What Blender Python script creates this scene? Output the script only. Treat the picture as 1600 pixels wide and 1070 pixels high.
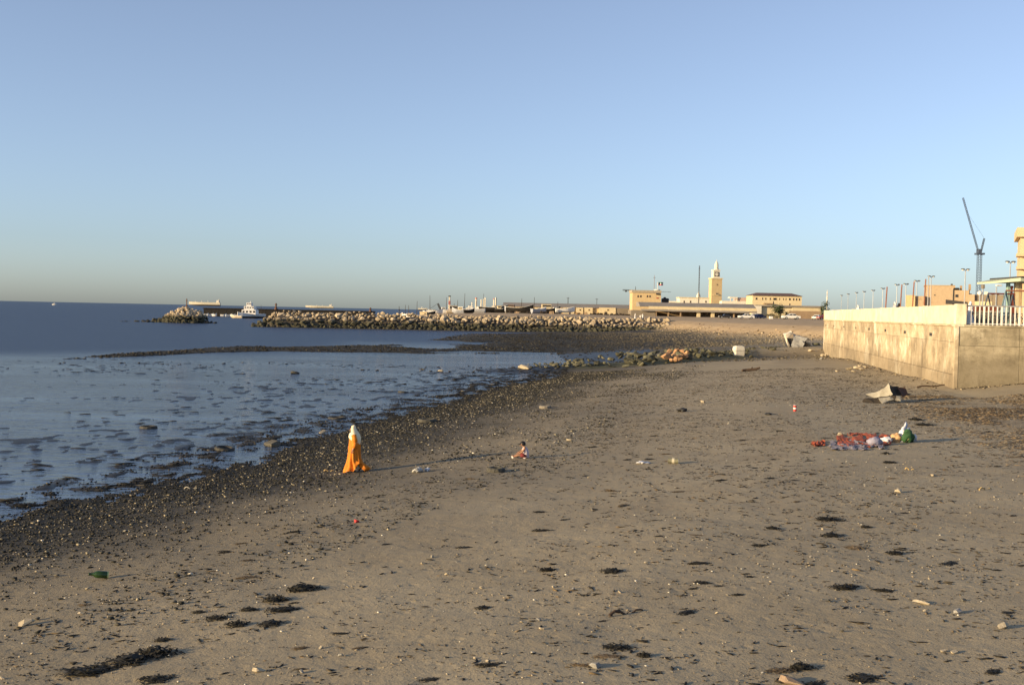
import bpy, bmesh, math, random
import numpy as np
from mathutils import Vector, Matrix, Quaternion
R = math.radians
random.seed(7)
rng = np.random.default_rng(11)
scene = bpy.context.scene
col = scene.collection
for o in list(bpy.data.objects): bpy.data.objects.remove(o)

# ------------------------------------------------------------------ camera
CAMH = 5.9; FPX = 1778.0
PITCH = math.atan(48.5 / FPX); ROLL = math.atan(0.0208)
cam_d = bpy.data.cameras.new('camera'); cam = bpy.data.objects.new('camera', cam_d); col.objects.link(cam)
cam_d.sensor_width = 36; cam_d.lens = FPX / 1600 * 36; cam_d.clip_start = 0.3; cam_d.clip_end = 90000
ROT = Matrix.Rotation(R(90) - PITCH, 3, 'X') @ Matrix.Rotation(ROLL, 3, 'Z')
cam.matrix_world = Matrix.Translation((0, 0, CAMH)) @ ROT.to_4x4()
scene.camera = cam
# ------------------------------------------------------------------ world, sun, exposure
SUN_TH, SUN_EL = R(25.0), R(10.0)
SDIR = Vector((-math.cos(SUN_TH) * math.cos(SUN_EL), -math.sin(SUN_TH) * math.cos(SUN_EL), math.sin(SUN_EL)))
world = bpy.data.worlds.new('World'); scene.world = world; world.use_nodes = True
wn = world.node_tree.nodes; wl = world.node_tree.links; wn.clear()
sky = wn.new('ShaderNodeTexSky'); sky.sky_type = 'NISHITA'; sky.sun_disc = False
sky.sun_elevation = SUN_EL; sky.sun_rotation = math.atan2(SDIR.x, SDIR.y)
sky.air_density = .8; sky.dust_density = .75; sky.ozone_density = 2.6; sky.altitude = 0
bg = wn.new('ShaderNodeBackground'); bg.inputs[1].default_value = 0.13
wo = wn.new('ShaderNodeOutputWorld')
tint = wn.new('ShaderNodeMix'); tint.data_type = 'RGBA'; tint.blend_type = 'MULTIPLY'; tint.inputs[0].default_value = 1; tint.inputs[7].default_value = (.94, .98, 1.075, 1)
hsat = wn.new('ShaderNodeHueSaturation'); hsat.inputs['Saturation'].default_value = .68; wl.new(sky.outputs[0], hsat.inputs['Color']); wl.new(hsat.outputs[0], tint.inputs[6]); wl.new(tint.outputs[2], bg.inputs[0]); wl.new(bg.outputs[0], wo.inputs[0])
sl = bpy.data.lights.new('sun', 'SUN'); sl.energy = 5.0; sl.angle = R(0.6); sl.color = (1.0, 0.74, 0.40)
sun = bpy.data.objects.new('sun', sl); col.objects.link(sun); sun.rotation_euler = SDIR.to_track_quat('Z', 'Y').to_euler()
scene.view_settings.view_transform = 'Standard'; scene.view_settings.look = 'None'
scene.view_settings.exposure = 0.66; scene.view_settings.gamma = 1.0
scene.render.engine = 'CYCLES'

# ------------------------------------------------------------------ pixel helpers (photo pixels, 1600 x 1070)
def ray(px, py): return ROT @ Vector(((px - 800) / FPX, -(py - 535) / FPX, -1.0))
def W(px, py, D):
    d = ray(px, py); return Vector((0, 0, CAMH)) + d * (D / d.y)
def WX(px, D, py=490): return W(px, py, D).x
def WZ(px, py, D): return W(px, py, D).z

# ------------------------------------------------------------------ noise and ground height
def _hash(ix, iy, s):
    h = (ix.astype(np.int64) * 374761393 + iy.astype(np.int64) * 668265263 + s * 974634777) & 0xffffffff
    h = ((h ^ (h >> 13)) * 1274126177) & 0xffffffff
    return ((h ^ (h >> 16)) & 0xffff) / 65535.0
def vnoise(x, y, s=0):
    x = np.asarray(x, float); y = np.asarray(y, float)
    ix = np.floor(x); iy = np.floor(y); fx = x - ix; fy = y - iy
    fx = fx * fx * (3 - 2 * fx); fy = fy * fy * (3 - 2 * fy)
    a = _hash(ix, iy, s); b = _hash(ix + 1, iy, s); c = _hash(ix, iy + 1, s); d = _hash(ix + 1, iy + 1, s)
    return (a + (b - a) * fx) * (1 - fy) + (c + (d - c) * fx) * fy
def fbm(x, y, s=0, o=4):
    t = 0; a = 0.5; f = 1.0
    for i in range(o): t = t + a * (vnoise(x * f + i * 17.3, y * f - i * 9.1, s + i) - 0.5); a *= 0.5; f *= 2.03
    return t * 2
def sst(x, a, b):
    t = np.clip((np.asarray(x, float) - a) / (b - a), 0, 1); return t * t * (3 - 2 * t)
def capsule(x, y, pts):
    """distance to a polyline (x,y,w,h): returns distance/width and height at the nearest point"""
    best = np.full(np.shape(x), 1e9); hh = np.zeros(np.shape(x)); dd = np.full(np.shape(x), 1e9)
    for (ax, ay, aw, ah), (bx, by, bw, bh) in zip(pts[:-1], pts[1:]):
        ex, ey = bx - ax, by - ay; L = ex * ex + ey * ey
        t = np.clip(((x - ax) * ex + (y - ay) * ey) / L, 0, 1)
        d = np.hypot(x - ax - t * ex, y - ay - t * ey); q = d / (aw + (bw - aw) * t)
        m = q < best
        best = np.where(m, q, best); hh = np.where(m, ah + (bh - ah) * t, hh); dd = np.where(m, d, dd)
    return best, hh, dd
SH_Y = [-60, 0, 13, 31.3, 35.4, 39.9, 46.4, 55.6, 66.9, 81, 102, 118, 140, 400]
SH_X = [-50, -27, -20.5, -14.1, -12.2, -10.7, -9.7, -8.1, -6, -2.3, 2.9, 7, 16, 60]
PR_D = [-400, -120, -60, -8, 0, 3, 6, 11, 20, 32, 45, 70, 400]
PR_Z = [-4, -1.0, -.05, -.022, 0.0, .17, .36, .88, 1.38, 1.62, 1.78, 2.1, 3.0]
BAR = [(-47, 115, 1.4, -.02), (-43.5, 129, 2.6, .05), (-40, 144, 4.0, .10), (-33, 157, 8, .16), (-21, 160, 14, .17), (-6, 178, 20, .2), (14, 215, 30, .26), (30, 270, 40, .4)]
SPIT = [(-1, 112, 2.0, .14), (6, 118, 3.0, .4), (14, 124, 3.6, .6), (22, 137, 5, .8), (30, 150, 6, 1.2), (43, 158, 7, 1.8)]
EDGE = [(170, 165), (90, 192), (62, 226), (49, 262), (45, 300), (43, 333), (-29, 344), (-36, 352), (-36, 900), (-160, 5200)]
def edge_dist(x, y):
    best = np.full(np.shape(x), 1e9); sg = np.ones(np.shape(x))
    for (ax, ay), (bx, by) in zip(EDGE[:-1], EDGE[1:]):
        ex, ey = bx - ax, by - ay; L2 = ex * ex + ey * ey
        t = np.clip(((x - ax) * ex + (y - ay) * ey) / L2, 0, 1)
        d = np.hypot(x - ax - t * ex, y - ay - t * ey)
        s = np.sign(ey * (x - ax) - ex * (y - ay)); m = d < best - 1e-9
        best = np.where(m, d, best); sg = np.where(m, s, sg)
    return best * sg
def smax(a, b, k): 
    h = np.clip(.5 + .5 * (a - b) / k, 0, 1); return b + (a - b) * h + k * h * (1 - h)
def shore_d(x, y):
    return (x - np.interp(y, SH_Y, SH_X)) * 0.955 + 1.2 * fbm(x * .11, y * .11, 5, 3)
def ground(x, y, full=False):
    x = np.asarray(x, float); y = np.asarray(y, float)
    d = shore_d(x, y)
    z = np.interp(d, PR_D, PR_Z)
    z = z + .11 * np.clip(x - 26.5, 0, 6) * sst(y, 40, 66) * (1 - sst(y, 75, 90))
    # flats beyond the groyne: a low plain rising to the bank
    far = sst(y, 118, 150)
    plain = -.35 + np.clip((x + 6) * .028, 0, 2.2) + .0 * y
    plain = np.where(x < -6, -.35 - .004 * np.clip(-x - 6, 0, 300), plain)
    z = z * (1 - far) + np.minimum(plain, 2.0) * far
    sea = sst(y - 119 - .9 * (x + 53), 0, 40) * sst(-x, 8, 22)
    z = z - sea * .9 * (1 - sst(y, 20, 60) * 0)
    q, h, dd = capsule(x, y, BAR); zb = -.5 + (h + .5) * np.clip(1.25 - q * q * .6, 0, 1)
    zb = np.minimum(zb, h) - .34 * sst(fbm(x * .06, y * .075, 83, 3), .06, .26) * (1 - sst(x, 8, 24)) * sst(x, -30, -18); z = smax(z, zb + .16 * fbm(x * .22, y * .10, 31, 3) * (.35 + .65 * sst(-x, 22, 36)), .08)
    q2, h2, dd2 = capsule(x, y, SPIT); z = smax(z, h2 * (1.15 - q2 * q2 * .8), .12)
    # mud foot in front of the breakwater
    ft = sst(y, 298, 326) * sst(x, -82, -70) * (1 - sst(x, 50, 60)); z = np.maximum(z, -.6 + ft * (.72 + .5 * sst(x, -10, 45) + .9 * sst(x, 20, 45)))
    e = edge_dist(x, y) + 2.5 * fbm(x * .06, y * .06, 77, 3)
    bank = np.interp(e, [-14, -4, 0, 3, 7, 14, 28, 60, 5000], [-5, 1.3, 2.1, 3.3, 4.2, 4.6, 5.3, 5.42, 5.42])
    z = np.where(e > -14, smax(z, bank, .25), z)
    flat = (1 - sst(np.abs(d + 30), 20, 42)) * (1 - sst(y, 100, 120))
    z = z + (.125 * fbm(x * 1.7, y * .95, 3, 3) * (.6 + 1.0 * fbm(x * .07, y * .05, 23, 3)) - .010) * sst(d, -58, -35) * (1 - sst(d, 0, 3)) * (1 - sst(y, 108, 122))
    z = z + .05 * fbm(x * .22, y * .22, 9, 3) * sst(d, 2, 8) + .018 * fbm(x * 1.3, y * 1.3, 21, 3) * sst(d, 1, 5) * (1 - sst(np.hypot(x, y), 60, 120))
    if full: return z, d, q, q2, h2, e
    return z
def _table(x0, x1, y0, y1, st):
    xs = np.arange(x0, x1 + st, st); ys = np.arange(y0, y1 + st, st); X, Y = np.meshgrid(xs, ys); return (x0, x1, y0, y1, st, ground(X, Y))
TABS = [_table(-30, 45, 4, 90, .2), _table(-95, 130, 60, 420, 1.0)]
def gz(x, y):
    for x0, x1, y0, y1, st, T in TABS:
        if x0 <= x < x1 and y0 <= y < y1:
            u = (x - x0) / st; v = (y - y0) / st; i = int(v); j = int(u); u -= j; v -= i
            return float((T[i, j] * (1 - u) + T[i, j + 1] * u) * (1 - v) + (T[i + 1, j] * (1 - u) + T[i + 1, j + 1] * u) * v)
    return float(ground(np.array([x]), np.array([y]))[0])
def P(px, py):
    d = ray(px, py); z = 1.2
    for i in range(25):
        t = (z - CAMH) / d.z; x, y = d.x * t, d.y * t; z = z * .4 + gz(x, y) * .6
    return Vector((x, y, gz(x, y)))
def PZ(px, py, z):
    d = ray(px, py); t = (z - CAMH) / d.z; return Vector((d.x * t, d.y * t, z))

# ------------------------------------------------------------------ object helpers
def tag(o, label=None, cat=None, group=None, kind=None):
    if label: o['label'] = label
    if cat: o['category'] = cat
    if group: o['group'] = group
    if kind: o['kind'] = kind
    return o
def empty(name, loc, rz=0, label=None, cat=None, group=None):
    o = bpy.data.objects.new(name, None); col.objects.link(o); o.empty_display_size = .2
    o.location = loc; o.rotation_euler = (0, 0, rz); return tag(o, label, cat, group)
class MB:
    def __init__(s): s.v = []; s.f = []
    def add(s, vs, fs):
        n = len(s.v); s.v += [tuple(v) for v in vs]; s.f += [tuple(i + n for i in f) for f in fs]; return s
    def box(s, x0, x1, y0, y1, z0, z1):
        return s.add([(x0, y0, z0), (x1, y0, z0), (x1, y1, z0), (x0, y1, z0), (x0, y0, z1), (x1, y0, z1), (x1, y1, z1), (x0, y1, z1)],
                     [(0, 3, 2, 1), (4, 5, 6, 7), (0, 1, 5, 4), (1, 2, 6, 5), (2, 3, 7, 6), (3, 0, 4, 7)])
    def bbox(s, x0, x1, y0, y1, z0, z1, b=.02):
        """box with chamfered vertical and top edges"""
        def ring(i, z): return [(x0 + i, y0 + b, z), (x0 + b, y0 + i, z), (x1 - b, y0 + i, z), (x1 - i, y0 + b, z), (x1 - i, y1 - b, z), (x1 - b, y1 - i, z), (x0 + b, y1 - i, z), (x0 + i, y1 - b, z)]
        def inner(z): return [(x0 + b * 1.2, y0 + b * 1.6, z), (x0 + b * 1.6, y0 + b * 1.2, z), (x1 - b * 1.6, y0 + b * 1.2, z), (x1 - b * 1.2, y0 + b * 1.6, z), (x1 - b * 1.2, y1 - b * 1.6, z), (x1 - b * 1.6, y1 - b * 1.2, z), (x0 + b * 1.6, y1 - b * 1.2, z), (x0 + b * 1.2, y1 - b * 1.6, z)]
        vs = inner(z0) + ring(0, z0 + b) + ring(0, z1 - b) + inner(z1)
        fs = [tuple(range(7, -1, -1)), tuple(range(24, 32))]
        for k in range(3):
            for i in range(8): fs.append((k * 8 + i, k * 8 + (i + 1) % 8, k * 8 + 8 + (i + 1) % 8, k * 8 + 8 + i))
        return s.add(vs, fs)
    def tube(s, p0, p1, r0, r1=None, n=8):
        r1 = r0 if r1 is None else r1; p0 = Vector(p0); p1 = Vector(p1); a = (p1 - p0).normalized()
        u = a.orthogonal().normalized(); w = a.cross(u)
        vs = [p + (u * math.cos(2 * math.pi * i / n) + w * math.sin(2 * math.pi * i / n)) * r for p, r in ((p0, r0), (p1, r1)) for i in range(n)]
        fs = [(i, (i + 1) % n, n + (i + 1) % n, n + i) for i in range(n)] + [tuple(range(n - 1, -1, -1)), tuple(range(n, 2 * n))]
        return s.add(vs, fs)
    def path(s, pts, r, n=6):
        for a, b in zip(pts[:-1], pts[1:]): s.tube(a, b, r, r, n)
        return s
    def lathe(s, prof, c=(0, 0, 0), n=16, sx=1, sy=1, rz=0):
        vs = []; 
        for r, z in prof:
            for i in range(n):
                a = 2 * math.pi * i / n + rz; vs.append((c[0] + r * sx * math.cos(a), c[1] + r * sy * math.sin(a), c[2] + z))
        fs = [(k * n + i, k * n + (i + 1) % n, k * n + n + (i + 1) % n, k * n + n + i) for k in range(len(prof) - 1) for i in range(n)]
        fs += [tuple(range(n - 1, -1, -1)), tuple((len(prof) - 1) * n + i for i in range(n))]
        return s.add(vs, fs)
    def prism(s, poly, y0, y1):
        """polygon in x,z extruded along y"""
        n = len(poly)
        vs = [(x, y0, z) for x, z in poly] + [(x, y1, z) for x, z in poly]
        return s.add(vs, [tuple(range(n)), tuple(range(2 * n - 1, n - 1, -1))] + [(i, n + i, n + (i + 1) % n, (i + 1) % n) for i in range(n)])
    def zprism(s, poly, z0, z1):
        n = len(poly)
        vs = [(x, y, z0) for x, y in poly] + [(x, y, z1) for x, y in poly]
        return s.add(vs, [tuple(range(n - 1, -1, -1)), tuple(range(n, 2 * n))] + [(i, (i + 1) % n, n + (i + 1) % n, n + i) for i in range(n)])
    def loft(s, rings, close=True, caps=True):
        n = len(rings[0]); vs = [p for r in rings for p in r]; m = n if close else n - 1
        fs = [(k * n + i, k * n + (i + 1) % n, k * n + n + (i + 1) % n, k * n + n + i) for k in range(len(rings) - 1) for i in range(m)]
        if caps: fs += [tuple(range(n - 1, -1, -1)), tuple((len(rings) - 1) * n + i for i in range(n))]
        return s.add(vs, fs)
    def mesh(s, name):
        me = bpy.data.meshes.new(name); me.from_pydata(s.v, [], s.f)
        bm = bmesh.new(); bm.from_mesh(me); bmesh.ops.recalc_face_normals(bm, faces=bm.faces); bm.to_mesh(me); bm.free(); return me
    def build(s, name, m, parent=None, loc=(0, 0, 0), rz=0, smooth=False):
        return link(name, s.mesh(name), m, parent, loc, rz, smooth)
def link(name, me, m, parent=None, loc=(0, 0, 0), rz=0, smooth=False):
    if m is not None and not me.materials: me.materials.append(m)
    if smooth: me.shade_smooth()
    o = bpy.data.objects.new(name, me); col.objects.link(o); o.location = loc; o.rotation_euler = (0, 0, rz)
    if parent: o.parent = parent
    return o
def copy_tree(o, parent=None):
    c = o.copy(); col.objects.link(c); c.parent = parent
    for ch in list(o.children): copy_tree(ch, c)
    return c

# ------------------------------------------------------------------ materials
MATS = {}
def M(name, c1, c2=None, scale=3.0, rough=.85, bump=0.0, metal=0.0, spec=.35, c3=None, obj_rand=0.0, stretch=(1, 1, 1), detail=6, world=False):
    if name in MATS: return MATS[name]
    m = bpy.data.materials.new(name); m.use_nodes = True; nt = m.node_tree; n = nt.nodes; b = n['Principled BSDF']
    b.inputs['Roughness'].default_value = rough; b.inputs['Metallic'].default_value = metal; b.inputs['Specular IOR Level'].default_value = spec
    c2 = c2 or tuple(v * .8 for v in c1)
    if world: src = n.new('ShaderNodeNewGeometry').outputs['Position']
    else: src = n.new('ShaderNodeTexCoord').outputs['Object']
    mp = n.new('ShaderNodeMapping'); mp.inputs['Scale'].default_value = stretch; nt.links.new(src, mp.inputs[0])
    tx = n.new('ShaderNodeTexNoise'); tx.inputs['Scale'].default_value = scale; tx.inputs['Detail'].default_value = detail; tx.inputs['Roughness'].default_value = .65
    nt.links.new(mp.outputs[0], tx.inputs['Vector'])
    cr = n.new('ShaderNodeValToRGB'); cr.color_ramp.elements[0].position = .33; cr.color_ramp.elements[1].position = .67
    cr.color_ramp.elements[0].color = (*c1, 1); cr.color_ramp.elements[1].color = (*c2, 1)
    if c3: e = cr.color_ramp.elements.new(.8); e.color = (*c3, 1)
    nt.links.new(tx.outputs[0], cr.inputs[0]); out = cr.outputs[0]
    if obj_rand:
        oi = n.new('ShaderNodeObjectInfo'); mr = n.new('ShaderNodeMapRange'); mr.inputs[3].default_value = 1 - obj_rand; mr.inputs[4].default_value = 1 + obj_rand
        nt.links.new(oi.outputs['Random'], mr.inputs[0]); hs = n.new('ShaderNodeHueSaturation'); nt.links.new(mr.outputs[0], hs.inputs['Value']); nt.links.new(out, hs.inputs['Color']); out = hs.outputs[0]
    nt.links.new(out, b.inputs['Base Color'])
    if bump:
        bp = n.new('ShaderNodeBump'); bp.inputs['Strength'].default_value = bump; bp.inputs['Distance'].default_value = .03
        t2 = n.new('ShaderNodeTexNoise'); t2.inputs['Scale'].default_value = scale * 4; t2.inputs['Detail'].default_value = 5; nt.links.new(mp.outputs[0], t2.inputs['Vector'])
        nt.links.new(t2.outputs[0], bp.inputs['Height']); nt.links.new(bp.outputs[0], b.inputs['Normal'])
    MATS[name] = m; return m
def attr_mat(name, rough=.85, spec=.3):
    m = bpy.data.materials.new(name); m.use_nodes = True; n = m.node_tree.nodes; b = n['Principled BSDF']
    a = n.new('ShaderNodeAttribute'); a.attribute_name = 'col'; m.node_tree.links.new(a.outputs['Color'], b.inputs['Base Color'])
    b.inputs['Roughness'].default_value = rough; b.inputs['Specular IOR Level'].default_value = spec; return m
cream = M('cream_plaster', (.62, .50, .30), (.52, .41, .24), 1.2)
white_p = M('white_paint', (.78, .76, .70), (.66, .63, .56), 1.5, .6)
grey_c = M('grey_concrete', (.27, .26, .24), (.20, .19, .17), .8)
dark_m = M('dark_metal', (.03, .03, .035), (.05, .045, .04), 2, .6)
rust_m = M('rusty_metal', (.16, .07, .035), (.08, .045, .03), 3, .8)
glass_d = M('dark_glass', (.015, .017, .02), (.02, .02, .025), 1, .12, spec=.6)
tan_b = M('tan_brick', (.47, .35, .22), (.39, .29, .185), 2.2, .9)
timber = M('dark_timber', (.035, .025, .02), (.06, .045, .03), 2, .85)
steel_l = M('galvanised_steel', (.42, .43, .43), (.34, .35, .35), 2, .5, metal=.3)

# ================================================================== SETTING
def polar(angs, rads):
    A, Rr = np.meshgrid(angs, rads); x = (Rr * np.sin(A)).ravel(); y = (Rr * np.cos(A)).ravel()
    na, nr = len(angs), len(rads); i = np.arange(na - 1)[None, :] + na * np.arange(nr - 1)[:, None]
    f = np.stack([i, i + 1, i + na + 1, i + na], -1).reshape(-1, 4)[:, ::-1]
    return x, y, f
def np_mesh(name, v, f, attrs=None, smooth=True):
    me = bpy.data.meshes.new(name); k = f.shape[1]
    me.vertices.add(len(v)); me.vertices.foreach_set('co', np.asarray(v, np.float32).ravel())
    me.loops.add(f.size); me.loops.foreach_set('vertex_index', f.astype(np.int32).ravel())
    me.polygons.add(len(f)); me.polygons.foreach_set('loop_start', np.arange(0, f.size, k, dtype=np.int32))
    me.update(calc_edges=True)
    for nm, a in (attrs or {}).items():
        if a.ndim == 1: at = me.attributes.new(nm, 'FLOAT', 'POINT'); at.data.foreach_set('value', a.astype(np.float32))
        else:
            at = me.attributes.new(nm, 'FLOAT_COLOR', 'POINT'); at.data.foreach_set('color', np.c_[a, np.ones(len(a))].astype(np.float32).ravel())
    if smooth: me.shade_smooth()
    return me

# ---- beach and land: one height field
angs = np.radians(np.concatenate([np.linspace(-62, -27.5, 40), np.linspace(-27, 27, 520), np.linspace(27.5, 75, 50)]))
rads = np.concatenate([np.geomspace(4, 10, 20), np.geomspace(10.1, 420, 660), np.geomspace(426, 6000, 40)])
gx, gy, gf = polar(angs, rads)
zz, dd, qb, qs, hs_, ee = ground(gx, gy, True)
nz1 = fbm(gx * .35, gy * .35, 41, 4); nz2 = fbm(gx * .09, gy * .09, 45, 3)
wet_vignette = 1 - sst(dd + 3.0 * nz2 + nz1, 2.5, 18); wet_vignette = np.maximum(wet_vignette, sst(gy, 112, 125) * (1 - sst(zz, .5, 1.6)))  # wet sand, spread wider to paint in part of the lens vignette
grav = sst(dd + 1.5 * nz1, -3.0, -.5) * (1 - sst(dd + 2.5 * nz1, 2.0, 10.0)) * (1 - sst(gy, 100, 118))
grav = np.maximum(grav, (1 - sst(qb + .25 * nz1, .8, 1.1)) * (1 - sst(gx + 8 * nz1, 26, 60)))
grav = np.maximum(grav, sst(gy, 285, 315) * (zz < 1.2) * .7)
alg = (1 - sst(qs + .3 * nz1, .6, 1.05)) * (1 - sst(gx, 26, 36))
bnk = sst(ee + 1.5 * nz1, -4, 1.0)
lit = sst(gx - 16.3 - .17 * (gy - 30) + 2.2 * nz1 + 2 * nz2, -1.5, 1.5) * sst(gy, 22, 30) * (1 - sst(gy, 52, 64)) * .85
lit = np.maximum(lit, .5 * sst(nz1, .15, .45) * (1 - sst(np.abs(dd - 20 - 2 * nz2), .8, 2.2)) * sst(gy, 15, 25))
mud = (1 - sst(dd, -1.5, 1.0)) * (1 - grav) * (ee < -5)
beach_me = np_mesh('beach', np.c_[gx, gy, zz], gf, {'wet_vignette': wet_vignette, 'gravel': grav, 'algae': alg, 'bank': bnk, 'litter': lit, 'mud': mud})

def ground_material():
    m = bpy.data.materials.new('sand'); m.use_nodes = True; nt = m.node_tree; n = nt.nodes; L = nt.links; b = n['Principled BSDF']
    pos = n.new('ShaderNodeNewGeometry').outputs['Position']
    def noise(scale, det=5, r=.6, st=(1, 1, 1)):
        mp = n.new('ShaderNodeMapping'); mp.inputs['Scale'].default_value = st; L.new(pos, mp.inputs[0])
        t = n.new('ShaderNodeTexNoise'); t.inputs['Scale'].default_value = scale; t.inputs['Detail'].default_value = det; t.inputs['Roughness'].default_value = r; L.new(mp.outputs[0], t.inputs['Vector']); return t.outputs[0]
    def ramp(src, p0, p1, c0, c1):
        r = n.new('ShaderNodeValToRGB'); r.color_ramp.elements[0].position = p0; r.color_ramp.elements[1].position = p1
        r.color_ramp.elements[0].color = (*c0, 1); r.color_ramp.elements[1].color = (*c1, 1); L.new(src, r.inputs[0]); return r.outputs[0]
    def attr(nm): a = n.new('ShaderNodeAttribute'); a.attribute_name = nm; return a.outputs['Fac']
    def mix(f, a, b_, mode='MIX'):
        x = n.new('ShaderNodeMix'); x.data_type = 'RGBA'; x.blend_type = mode
        if isinstance(f, float): x.inputs[0].default_value = f
        else: L.new(f, x.inputs[0])
        for k, v in ((6, a), (7, b_)):
            if isinstance(v, tuple): x.inputs[k].default_value = (*v, 1)
            else: L.new(v, x.inputs[k])
        return x.outputs[2]
    def math_(op, a, b_):
        x = n.new('ShaderNodeMath'); x.operation = op; x.use_clamp = True
        for k, v in ((0, a), (1, b_)):
            if isinstance(v, (int, float)): x.inputs[k].default_value = v
            else: L.new(v, x.inputs[k])
        return x.outputs[0]
    def val(src, p0, p1): return ramp(src, p0, p1, (0, 0, 0), (1, 1, 1))
    big = noise(.35, 6, .6); fine = noise(28, 6, .75); mid = noise(3.5, 6, .65)
    sand = ramp(big, .35, .68, (.335, .272, .175), (.41, .34, .225))
    sand = mix(math_('MULTIPLY', val(fine, .3, .75), .55), sand, (.19, .16, .105))
    sand = mix(math_('MULTIPLY', val(mid, .52, .75), .35), sand, (.43, .365, .25))
    wet_vignette_c = ramp(mid, .3, .7, (.075, .065, .048), (.12, .105, .08))
    c = mix(math_('MULTIPLY', attr('wet_vignette'), .86), sand, wet_vignette_c)
    gcol = ramp(noise(7, 8, .8), .36, .66, (.010, .010, .008), (.06, .054, .042))
    c = mix(math_('MULTIPLY', attr('gravel'), math_('ADD', val(noise(1.4, 6, .75), .3, .55), .6)), c, gcol)
    acol = ramp(noise(2, 6, .7), .35, .65, (.06, .062, .03), (.13, .12, .065)); c = mix(attr('algae'), c, acol)
    lcol = ramp(noise(5, 8, .85, (1, 1.8, 1)), .36, .64, (.045, .032, .022), (.33, .25, .15)); c = mix(math_('MULTIPLY', attr('litter'), val(noise(2.2, 6, .8), .38, .6)), c, lcol)
    mcol = ramp(noise(.5, 6, .7, (1, 2, 1)), .35, .65, (.015, .015, .015), (.04, .038, .035)); c = mix(attr('mud'), c, mcol)
    bcol = ramp(noise(.5, 8, .75), .35, .68, (.33, .24, .145), (.47, .36, .225)); c = mix(attr('bank'), c, bcol)
    L.new(c, b.inputs['Base Color'])
    ro = n.new('ShaderNodeMapRange'); L.new(attr('mud'), ro.inputs[0]); ro.inputs[3].default_value = .9; ro.inputs[4].default_value = .45; L.new(ro.outputs[0], b.inputs['Roughness'])
    b.inputs['Specular IOR Level'].default_value = .22
    b1 = n.new('ShaderNodeBump'); b1.inputs['Strength'].default_value = .55; b1.inputs['Distance'].default_value = .06; L.new(mid, b1.inputs['Height'])
    b2 = n.new('ShaderNodeBump'); b2.inputs['Strength'].default_value = .45; b2.inputs['Distance'].default_value = .012; L.new(fine, b2.inputs['Height']); vo = n.new('ShaderNodeTexVoronoi'); vo.inputs['Scale'].default_value = 2.3; L.new(pos, vo.inputs['Vector']); sc_ = n.new('ShaderNodeMapRange'); sc_.inputs[1].default_value = .0; sc_.inputs[2].default_value = .22; L.new(vo.outputs['Distance'], sc_.inputs[0]); b0 = n.new('ShaderNodeBump'); b0.inputs['Strength'].default_value = .35; b0.inputs['Distance'].default_value = .04; L.new(sc_.outputs[0], b0.inputs['Height']); L.new(b0.outputs[0], b1.inputs['Normal'])
    L.new(b1.outputs[0], b2.inputs['Normal'])
    L.new(b2.outputs[0], b.inputs['Normal']); return m
tag(link('beach', beach_me, ground_material()), 'grey brown sand beach, gravel flats and earth plateau', None, None, 'structure')

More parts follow.
